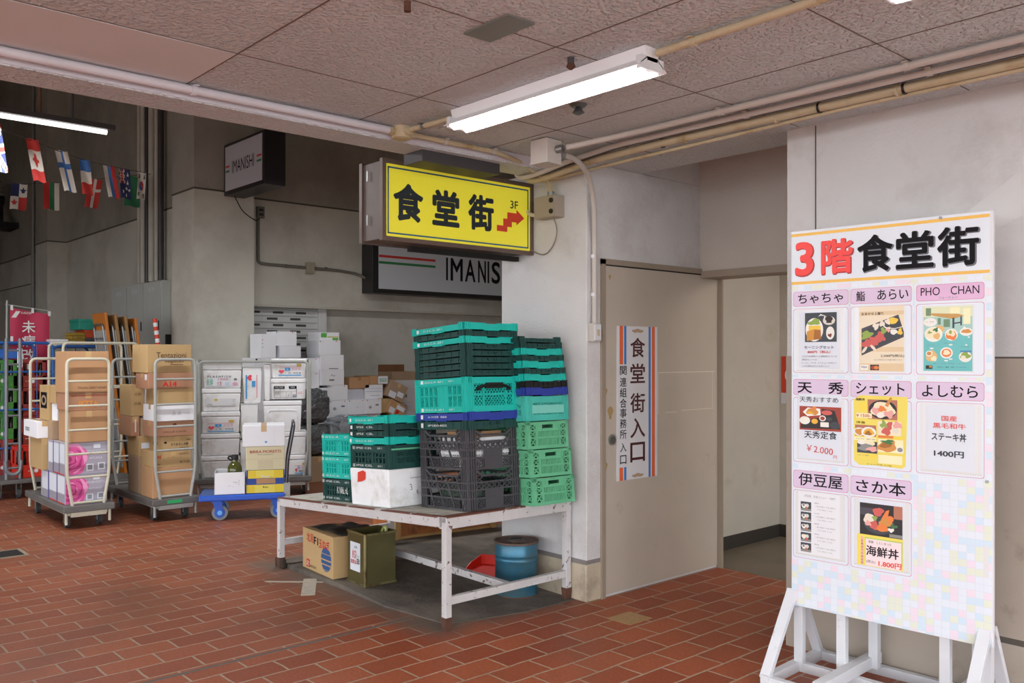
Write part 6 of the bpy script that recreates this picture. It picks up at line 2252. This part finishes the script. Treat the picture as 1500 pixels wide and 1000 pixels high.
# 2 sushi
o, a0, a1, c0, c1 = card(1, 0, [('鮨', .17, .5, .15, .66, .01, 0), ('あらい', .70, .53, .50, .66, .01, 0)])
sleeve(o, a0 + .018, a1 - .026, c0 + .004, c1 - .002, False)
s0, s1, t0, t1 = a0 + .042, a1 - .033, c0 + .012, c1 - .001
photo(o, s0, s1, t0, t1, [('r', 0, 1, 0, 1, 'wood'), ('r', 0, 1, .0, .12, 'woodd'), ('r', 0, 1, .30, .37, 'woodd'), ('r', 0, 1, .86, .92, 'woodd'), ('p', [(.05, .24), (1, .52), (1, .60), (.88, .86), (.05, .66)], 'tray'), ('p', [(.08, .27), (.98, .54), (.87, .82), (.08, .62)], 'slate'),
      ('e', .17, .56, .13, .06, 'leaf', .3, .2), ('e', .20, .42, .15, .06, 'tuna', -.1, .2), ('e', .36, .47, .13, .06, 'tuna', -.3, .2), ('e', .48, .53, .11, .07, 'tuna', -.6, .2), ('e', .12, .33, .09, .022, 'pale', .9), ('e', .32, .36, .09, .022, 'pale', -.8), ('e', .38, .69, .07, .05, 'pale', 0, .2), ('e', .52, .73, .06, .045, 'pale', 0, .2),
      ('e', .65, .76, .06, .045, 'pale', 0, .2), ('e', .77, .77, .10, .05, 'egg', 0, .1), ('e', .55, .62, .06, .05, 'leaf', .4, .2), ('e', .66, .64, .05, .04, 'pink', 0, .2), ('e', .78, .60, .08, .04, 'plate', 0, .1), ('e', .92, .60, .05, .05, 'egg', 0, .2), ('p', [(.48, .73), (.62, .67), (.8, .655), (1, .685), (1, .675), (.8, .643), (.6, .655)], 'plate'),
      ('r', 0.02, .20, .015, .10, 'plate'), ('r', .25, .45, .015, .10, 'dark'), ('e', .32, .055, .055, .028, 'red'), ('e', .39, .055, .055, .028, 'orange')], ['wood', 'woodd', 'tray', 'slate', 'leaf', 'tuna', 'pale', 'egg', 'pink', 'plate', 'dark', 'red', 'orange'])
words(o, s0, s1, t0, t1, [('おまかせ上握り', .30, .885, .50, .045, .015, 0), ('2,500円(税込)', .75, .235, .52, .045, .01, 0), ('仕入れ状況により内容が異なります', .65, .175, .62, .022, 0, 1), ('VISA', .11, .062, .14, .032, .01, 2)], [M_ink, M_inkg, M_navy])
# 3 pho
o, a0, a1, c0, c1 = card(2, 0, [('PHO　CHAN', .5, .58, .86, .50, .005, 0), ('フォーチャン', .48, .16, .28, .14, 0, 1)], col=mat('pink label', '#dfb6d8', .4))
sleeve(o, a0 + .026, a1 - .040, c0 + .010, c1 - .008, False)
s0, s1, t0, t1 = a0 + .032, a1 - .046, c0 + .017, c1 - .014
photo(o, s0, s1, t0, t1, [('r', 0, 1, 0, 1, 'teal'), ('r', 0, 1, .58, 1, 'tealw'), ('r', .0, 1, .84, 1, 'window'), ('r', .05, .16, .86, .98, 'green'), ('r', .55, .75, .86, .98, 'cream'), ('r', .82, .96, .72, .96, 'cream'), ('p', [(.12, .90), (.72, .88), (.84, .85), (.62, .80), (.2, .86)], 'table'), ('r', .60, .64, .66, .82, 'slate'), ('r', .76, .79, .70, .84, 'slate'), ('r', .3, .36, .72, .82, 'green'), ('r', .42, .55, .68, .80, 'green'), ('p', [(.6, .74), (.79, .76), (.79, .74), (.6, .72)], 'slate'),
      ('e', .34, .65, .10, .06, 'broth'), ('e', .14, .76, .14, .068, 'plate'), ('e', .21, .57, .19, .118, 'plate'), ('e', .20, .58, .15, .09, 'noodle', 0, .08), ('e', .26, .64, .05, .03, 'deepleaf', 0, .3), ('e', .13, .60, .04, .02, 'leaf', 0, .3), ('e', .28, .54, .07, .05, 'broth', 0, .1),
      ('e', .58, .56, .13, .092, 'plate'), ('e', .58, .55, .11, .072, 'orange', 0, .1), ('e', .58, .58, .08, .045, 'noodle', 0, .2), ('e', .56, .60, .03, .03, 'leaf'), ('e', .88, .60, .13, .062, 'plate'), ('e', .88, .61, .10, .032, 'fry', 0, .1), ('p', [(.78, .63), (.84, .69), (.9, .64)], 'plate'),
      ('e', .17, .23, .12, .088, 'broth', 0, .05), ('e', .12, .27, .07, .045, 'plate'), ('e', .12, .27, .05, .03, 'fry'), ('e', .22, .19, .06, .04, 'noodle', 0, .1), ('e', .48, .28, .13, .088, 'plate'), ('e', .48, .28, .10, .065, 'orange'), ('e', .48, .285, .07, .04, 'noodle', 0, .1), ('e', .86, .22, .13, .082, 'plate'), ('e', .86, .24, .1, .05, 'leaf', 0, .2), ('e', .82, .21, .05, .03, 'pale'), ('r', .76, .98, .29, .315, 'blue'),
      ('r', .14, .21, .34, .36, 'plate'), ('r', .53, .60, .395, .415, 'plate'), ('r', .86, .90, .39, .41, 'plate'), ('r', .53, .60, .175, .195, 'plate'), ('r', .44, .51, .15, .17, 'plate'), ('r', .91, .95, .51, .53, 'plate'), ('r', .05, .19, .03, .085, 'dark'), ('r', .12, .18, .05, .08, 'fry')],
      ['teal', 'tealw', 'window', 'green', 'cream', 'table', 'slate', 'broth', 'plate', 'noodle', 'deepleaf', 'leaf', 'orange', 'fry', 'pale', 'blue', 'dark'])
words(o, s0, s1, t0, t1, [('フォー専門店', .13, .765, .18, .018, 0, 0), ('牛肉のフォー　￥', .18, .40, .26, .014, 0, 0), ('鶏肉のフォー', .55, .43, .24, .014, 0, 0), ('生春巻', .85, .37, .18, .014, 0, 0), ('本格ベトナム料理　営業時間　11:00-15:00', .52, .115, .66, .016, 0, 0), ('ご飯もの　麺類　定食　テイクアウト', .58, .06, .60, .018, 0, 1)], [M_inkg, M_ink])
# 4 set meal
o, a0, a1, c0, c1 = card(0, 1, [('天　秀', .5, .5, .84, .72, .02, 0)])
sleeve(o, a0 + .020, a1 - .018, c0 + .012, c1 - .006)
s0, s1, t0, t1 = a0 + .028, a1 - .032, c0 + .020, c1 + .018
sheet(o, s0, s1, t0, t1, M_paper)
photo(o, s0 + .006, s1 - .001, c0 + .158, c0 + .272, [('r', 0, 1, 0, 1, 'red'), ('p', [(.55, .92), (.85, .85), (.98, .10), (.02, .06), (.05, .35), (.5, .55)], 'dark'), ('p', [(.08, .75), (.2, .95), (.50, .92), (.52, .65), (.2, .58)], 'plate'), ('e', .32, .80, .14, .16, 'fry', 0, .2), ('e', .26, .72, .08, .06, 'yolk', 0, .2), ('p', [(.28, .9), (.38, 1), (.42, .95), (.33, .85)], 'orange'),
      ('e', .66, .76, .13, .10, 'tuna'), ('e', .13, .40, .13, .17, 'plate'), ('e', .13, .42, .10, .12, 'rice', 0, .05), ('e', .37, .38, .10, .14, 'dark'), ('e', .37, .38, .08, .11, 'yolk'), ('e', .56, .52, .08, .12, 'plate'), ('e', .56, .52, .055, .08, 'red'), ('r', .51, .71, .16, .36, 'rice'), ('e', .85, .25, .12, .15, 'slate'), ('e', .72, .50, .07, .08, 'slate')], ['red', 'dark', 'plate', 'fry', 'yolk', 'orange', 'tuna', 'rice', 'slate'])
words(o, s0, s1, t0, t1, [('天秀おすすめ', .48, .915, .90, .085, 0, 0), ('天秀定食', .52, .375, .76, .115, .01, 0), ('￥2.000', .50, .15, .62, .10, 0, 1, -.08), ('円', .86, .055, .08, .05, 0, 1)], [M_ink, M_inkr])
# 5 yellow menu
o, a0, a1, c0, c1 = card(1, 1, [('シェット', .49, .52, .80, .70, .012, 0)])
s0, s1, t0, t1 = a0 + .012, a1 - .020, c0 + .012, c1 + .018
mb = MB()
mb.poly([(s0 + .004, -.0036, t0 + .02), (s0 + .03, -.0036, t0), (s0 + .10, -.0036, t0 + .004), (s1 - .02, -.0036, t0), (s1 - .006, -.0036, t0 + .012), (s1 + .004, -.0036, t1 - .02), (s1, -.0036, t1), (s0 + .03, -.0036, t1 + .002), (s0 + .002, -.0036, t1 - .02)])
mb.build('menu_sheet', mat('menu yellow', '#ecd960', .45), o)
photo(o, s0, s1, t0, t1, [('r', .28, .83, .67, .95, 'meat'), ('e', .56, .81, .26, .135, 'dark'), ('e', .56, .81, .22, .105, 'noodle', 0, .1), ('e', .44, .79, .08, .05, 'pink', 0, .2), ('e', .68, .75, .09, .05, 'pink', 0, .2), ('e', .55, .82, .07, .04, 'orange', 0, .2), ('e', .52, .73, .07, .04, 'rice'), ('p', [(.6, .87), (.7, .99), (.74, .98), (.66, .85)], 'fry'), ('p', [(.12, .88), (.24, .92), (.27, .80), (.16, .77)], 'yellow'), ('r', .06, .36, .68, .75, 'cream'),
      ('r', .04, .44, .42, .58, 'meat'), ('e', .12, .48, .11, .06, 'plate'), ('e', .12, .48, .08, .045, 'fry', 0, .1), ('e', .30, .48, .14, .075, 'plate'), ('e', .30, .48, .10, .05, 'yolk', 0, .1), ('e', .29, .465, .06, .03, 'crust', 0, .2), ('r', .02, .44, .355, .405, 'cream'), ('r', .08, .46, .18, .345, 'slate'), ('e', .3, .32, .12, .04, 'noodle'), ('e', .26, .26, .17, .05, 'grey', 0, .2), ('e', .36, .24, .10, .035, 'pink', 0, .2), ('e', .16, .33, .08, .03, 'rice'),
      ('r', .47, .90, .45, .645, 'noodle'), ('e', .63, .51, .08, .06, 'tuna', 0, .15), ('e', .69, .59, .05, .06, 'tuna', 0, .2), ('e', .83, .60, .08, .05, 'pink', 0, .2), ('e', .58, .60, .06, .05, 'leaf', 0, .3), ('e', .8, .52, .06, .04, 'pale'), ('r', .48, .76, .41, .445, 'orange'), ('r', .76, .93, .40, .44, 'yellow'),
      ('r', .48, .94, .21, .395, 'cream'), ('e', .65, .30, .17, .085, 'fry', .2, .12), ('e', .62, .32, .10, .05, 'crust', .3, .15), ('e', .66, .36, .1, .03, 'deepleaf', 0, .3), ('e', .88, .26, .07, .05, 'plate'), ('e', .88, .26, .05, .03, 'grey'), ('r', .30, .46, .11, .16, 'yellow'), ('r', .48, .92, .05, .17, 'cream')],
      ['meat', 'dark', 'noodle', 'pink', 'orange', 'rice', 'fry', 'yellow', 'cream', 'plate', 'yolk', 'crust', 'slate', 'grey', 'tuna', 'leaf', 'pale', 'deepleaf'])
words(o, s0, s1, t0, t1, [('海鮮丼', .14, .945, .18, .038, .02, 0), ('￥1500-', .20, .715, .28, .045, .01, 1), ('洋食', .15, .615, .18, .036, .01, 0), ('オムハヤシ　定食￥1000', .24, .38, .36, .022, 0, 2), ('海老フライ　￥800', .62, .428, .24, .018, 0, 2), ('ﾊﾝﾊﾞｰｸﾞ定食', .20, .145, .22, .016, 0, 2), ('本日のランチ￥850', .70, .125, .38, .065, .01, 1), ('ライス・スープ付', .70, .07, .34, .022, 0, 2), ('ドリンク付 ＋100', .50, .025, .46, .022, 0, 2)], [M_inkb, M_inkr, M_inkb])
# 6 steak bowl
o, a0, a1, c0, c1 = card(2, 1, [('よしむら', .5, .5, .82, .66, .012, 0)])
sleeve(o, a0 + .018, a1 - .010, c0 + .010, c1 - .006)
s0, s1, t0, t1 = a0 + .042, a1 - .038, c0 + .022, c1 - .012
sheet(o, s0, s1, t0, t1, M_paper)
M_cor = mat('coral ink', '#e45b55', .6)
words(o, s0, s1, t0, t1, [('国産', .49, .80, .32, .085, .016, 0), ('黒毛和牛', .49, .685, .68, .085, .016, 0), ('ステーキ丼', .48, .515, .72, .125, .022, 1), ('1400円', .48, .255, .62, .10, .025, 1)], [M_cor, mat('soft black ink', '#303036', .6)])
# 7 list menu
o, a0, a1, c0, c1 = card(0, 2, [('伊豆屋', .5, .52, .80, .74, .012, 0)])
sleeve(o, a0 + .012, a1 - .014, c0 + .014, c1 - .004)
s0, s1, t0, t1 = a0 + .028, a1 - .040, c0 + .024, c1 - .006
sheet(o, s0, s1, t0, t1, mat('paper grey white', '#e6e7ea', .4))
it = [('伊豆屋　定食メニュー　700円', .52, .935, .74, .04, .0, 0)]
for k in range(5):
    z0 = t0 + (t1 - t0) * (.69 - k * .165)
    photo(o, s0 + .012, s0 + .066, z0, z0 + .044, [('r', 0, 1, 0, 1, 'slate'), ('r', 0, 1, 0, .25, 'grey'), ('e', .3, .55, .22, .25, 'plate', 0, .1), ('e', .62, .6, .16, .2, 'cup'), ('e', .55, .3, .14, .15, 'meat' if k != 3 else 'tuna', 0, .1), ('e', .28, .62, .12, .14, 'noodle' if k == 3 else 'grey')], ['slate', 'grey', 'plate', 'cup', 'meat', 'tuna', 'noodle'])
    it += [(('海鮮丼', '天ぷら定食', '焼魚定食', '刺身定食', '煮魚定食')[k], .45, .835 - k * .165, .12, .020, .01, 0), ('ご飯 味噌汁 小鉢 漬物付', .66, .785 - k * .165, .48, .024, 0, 0), ('平日 限定 ￥700', .64, .735 - k * .165, .36, .018, 0, 0)]
words(o, s0, s1, t0, t1, it, [mat('pale print', '#9c9da2', .6)])
# 8 seafood bowl
o, a0, a1, c0, c1 = card(1, 2, [('さか本', .5, .5, .82, .70, .012, 0)])
sleeve(o, a0 + .016, a1 - .008, c0 + .012, c1 - .002)
s0, s1, t0, t1 = a0 + .038, a1 - .036, c0 + .020, c1 - .004
sheet(o, s0, s1, t0, t1, M_paper)
photo(o, s0 + .006, s1 - .003, c0 + .160, c0 + .305, [('r', 0, 1, 0, 1, 'dark'), ('r', 0, .45, .62, .85, 'tray'), ('r', .8, 1, .6, 1, 'meat'), ('e', .46, .38, .37, .32, 'slate'), ('e', .22, .52, .14, .14, 'pale', .5, .1), ('e', .44, .76, .13, .13, 'tuna', .3, .12), ('p', [(.5, .52), (.62, .82), (.7, .86), (.66, .6), (.74, .5)], 'orange'), ('e', .62, .46, .16, .14, 'fry', .2, .1), ('e', .36, .55, .06, .07, 'leaf', 0, .2), ('e', .34, .32, .10, .14, 'tuna', .4, .1), ('e', .54, .27, .14, .12, 'orange', 0, .1), ('e', .2, .36, .07, .08, 'pink', 0, .2), ('e', .72, .58, .08, .1, 'orange'), ('e', .80, .36, .08, .06, 'deepleaf', 0, .3), ('e', .74, .24, .07, .06, 'rice', 0, .2), ('r', .7, 1, .02, .12, 'grey')],
      ['dark', 'tray', 'meat', 'slate', 'pale', 'tuna', 'orange', 'fry', 'leaf', 'pink', 'deepleaf', 'rice', 'grey'])
mb = MB()
R_(mb, s0 - .006, s1 - .001, c0 + .018, c0 + .160, -.0040, 0)
R_(mb, s0 + .010, s0 + .024, c0 + .022, c0 + .148, -.0042, 1)
R_(mb, s0 + .030, s1 - .003, c0 + .038, c0 + .148, -.0042, 2)
R_(mb, s0 + .033, s1 - .008, c0 + .020, c0 + .142, -.0043, 3)
mb.build('price_sheet', [mat('price yellow', '#f0dc5f', .45), mat('price pink', '#f0b9a5', .45), mat('price green', '#b9cf6a', .45), mat('price blush', '#f6dfe0', .45)], o)
words(o, s0 + .030, s1, c0 + .020, c0 + .150, [('新鮮　しといまった', .40, .84, .60, .10, 0, 0), ('海鮮丼', .46, .53, .86, .36, .02, 0), ('(税込)', .16, .14, .24, .12, 0, 0), ('1.800円', .66, .13, .60, .2, .03, 1)], [M_ink, mat('price red', '#e2502f', .5)])
lettering(o, [(c, (s0 + .017, -.0046, c0 + .13 - .0145 * k), '-y', .009, .010, 0, 0) for k, c in enumerate('お勧めです当店の')], [M_inkb])
# old tape strips and pin on the board
for a0, a1, b0, b1 in ((.872, .895, .90, 1.0), (.872, .892, .62, .755), (.606, .625, .62, .96)):
    mb = MB()
    R_(mb, a0, a1, b0, b1, -.0017, 0)
    mb.build('clear_tape', mat('cloudy tape', '#e4e4e3', .25), bd)
for x, z_ in ((.885, 1.022), (.70, 2.143)):
    MB().cyl((x, -.006, z_), (x, 0, z_), .007, n=12).build('pin', M_steel, bd, smooth=True)
# stand
M_sw = mat('white painted wood', '#d9dbe0', .5, var=.03, scale=8, dirt='#b5aea5', dirt_scale=9, dirt_lo=.62, dirt_hi=.72)
for s0, s1, pt in ((.0, .045, .5), (.217, .262, .5), (.684, .728, .5), (.858, .895, .012)):
    MB().box(s0, s1, .023, .058, .005, B0 + pt).build('post', M_sw, bd, bevel=.002)
for x in (.0, .875):
    MB().box(x - .014, x + .026, -.27, .30, .0, .05).build('base_beam', M_sw, bd, bevel=.002)
    mb = MB()
    mb.beam((x + .0, -.25, .03), (x + .0, .015, .40), .028, .05, (1, 0, 0))
    mb.beam((x + .0, .28, .03), (x + .0, .065, .40), .028, .05, (1, 0, 0))
    mb.build('brace', M_sw, bd, bevel=.002)
for y in (-.262, .03, .262):
    MB().box(.026, .861, y, y + .036, .0, .045).build('base_rail', M_sw, bd, bevel=.002)
for x in (.262, .728):
    MB().box(x, x + .05, -.30, .31, .046, .10).build('cross_beam', M_sw, bd, bevel=.002)
    MB().box(x + .03, x + .075, .20, .24, .046, .62).build('rear_post', M_sw, bd, bevel=.002)
    mb = MB()
    mb.beam((x + .052, .22, .60), (x + .052, .02, .78), .04, .04, (1, 0, 0))
    mb.build('rear_strut', M_sw, bd)
bpy.context.view_layer.update()

# unseen warm lamp in the passage behind the sliding door
ld = bpy.data.lights.new('stair_lamp', 'AREA')
ld.energy = 7
ld.size = .5
ld.color = (1, .93, .82)
lo = bpy.data.objects.new('stair_lamp', ld)
lo.location = (-1.4, 6.0, 2.35)
lo.rotation_euler = (0, math.radians(50), 0)
C.objects.link(lo)
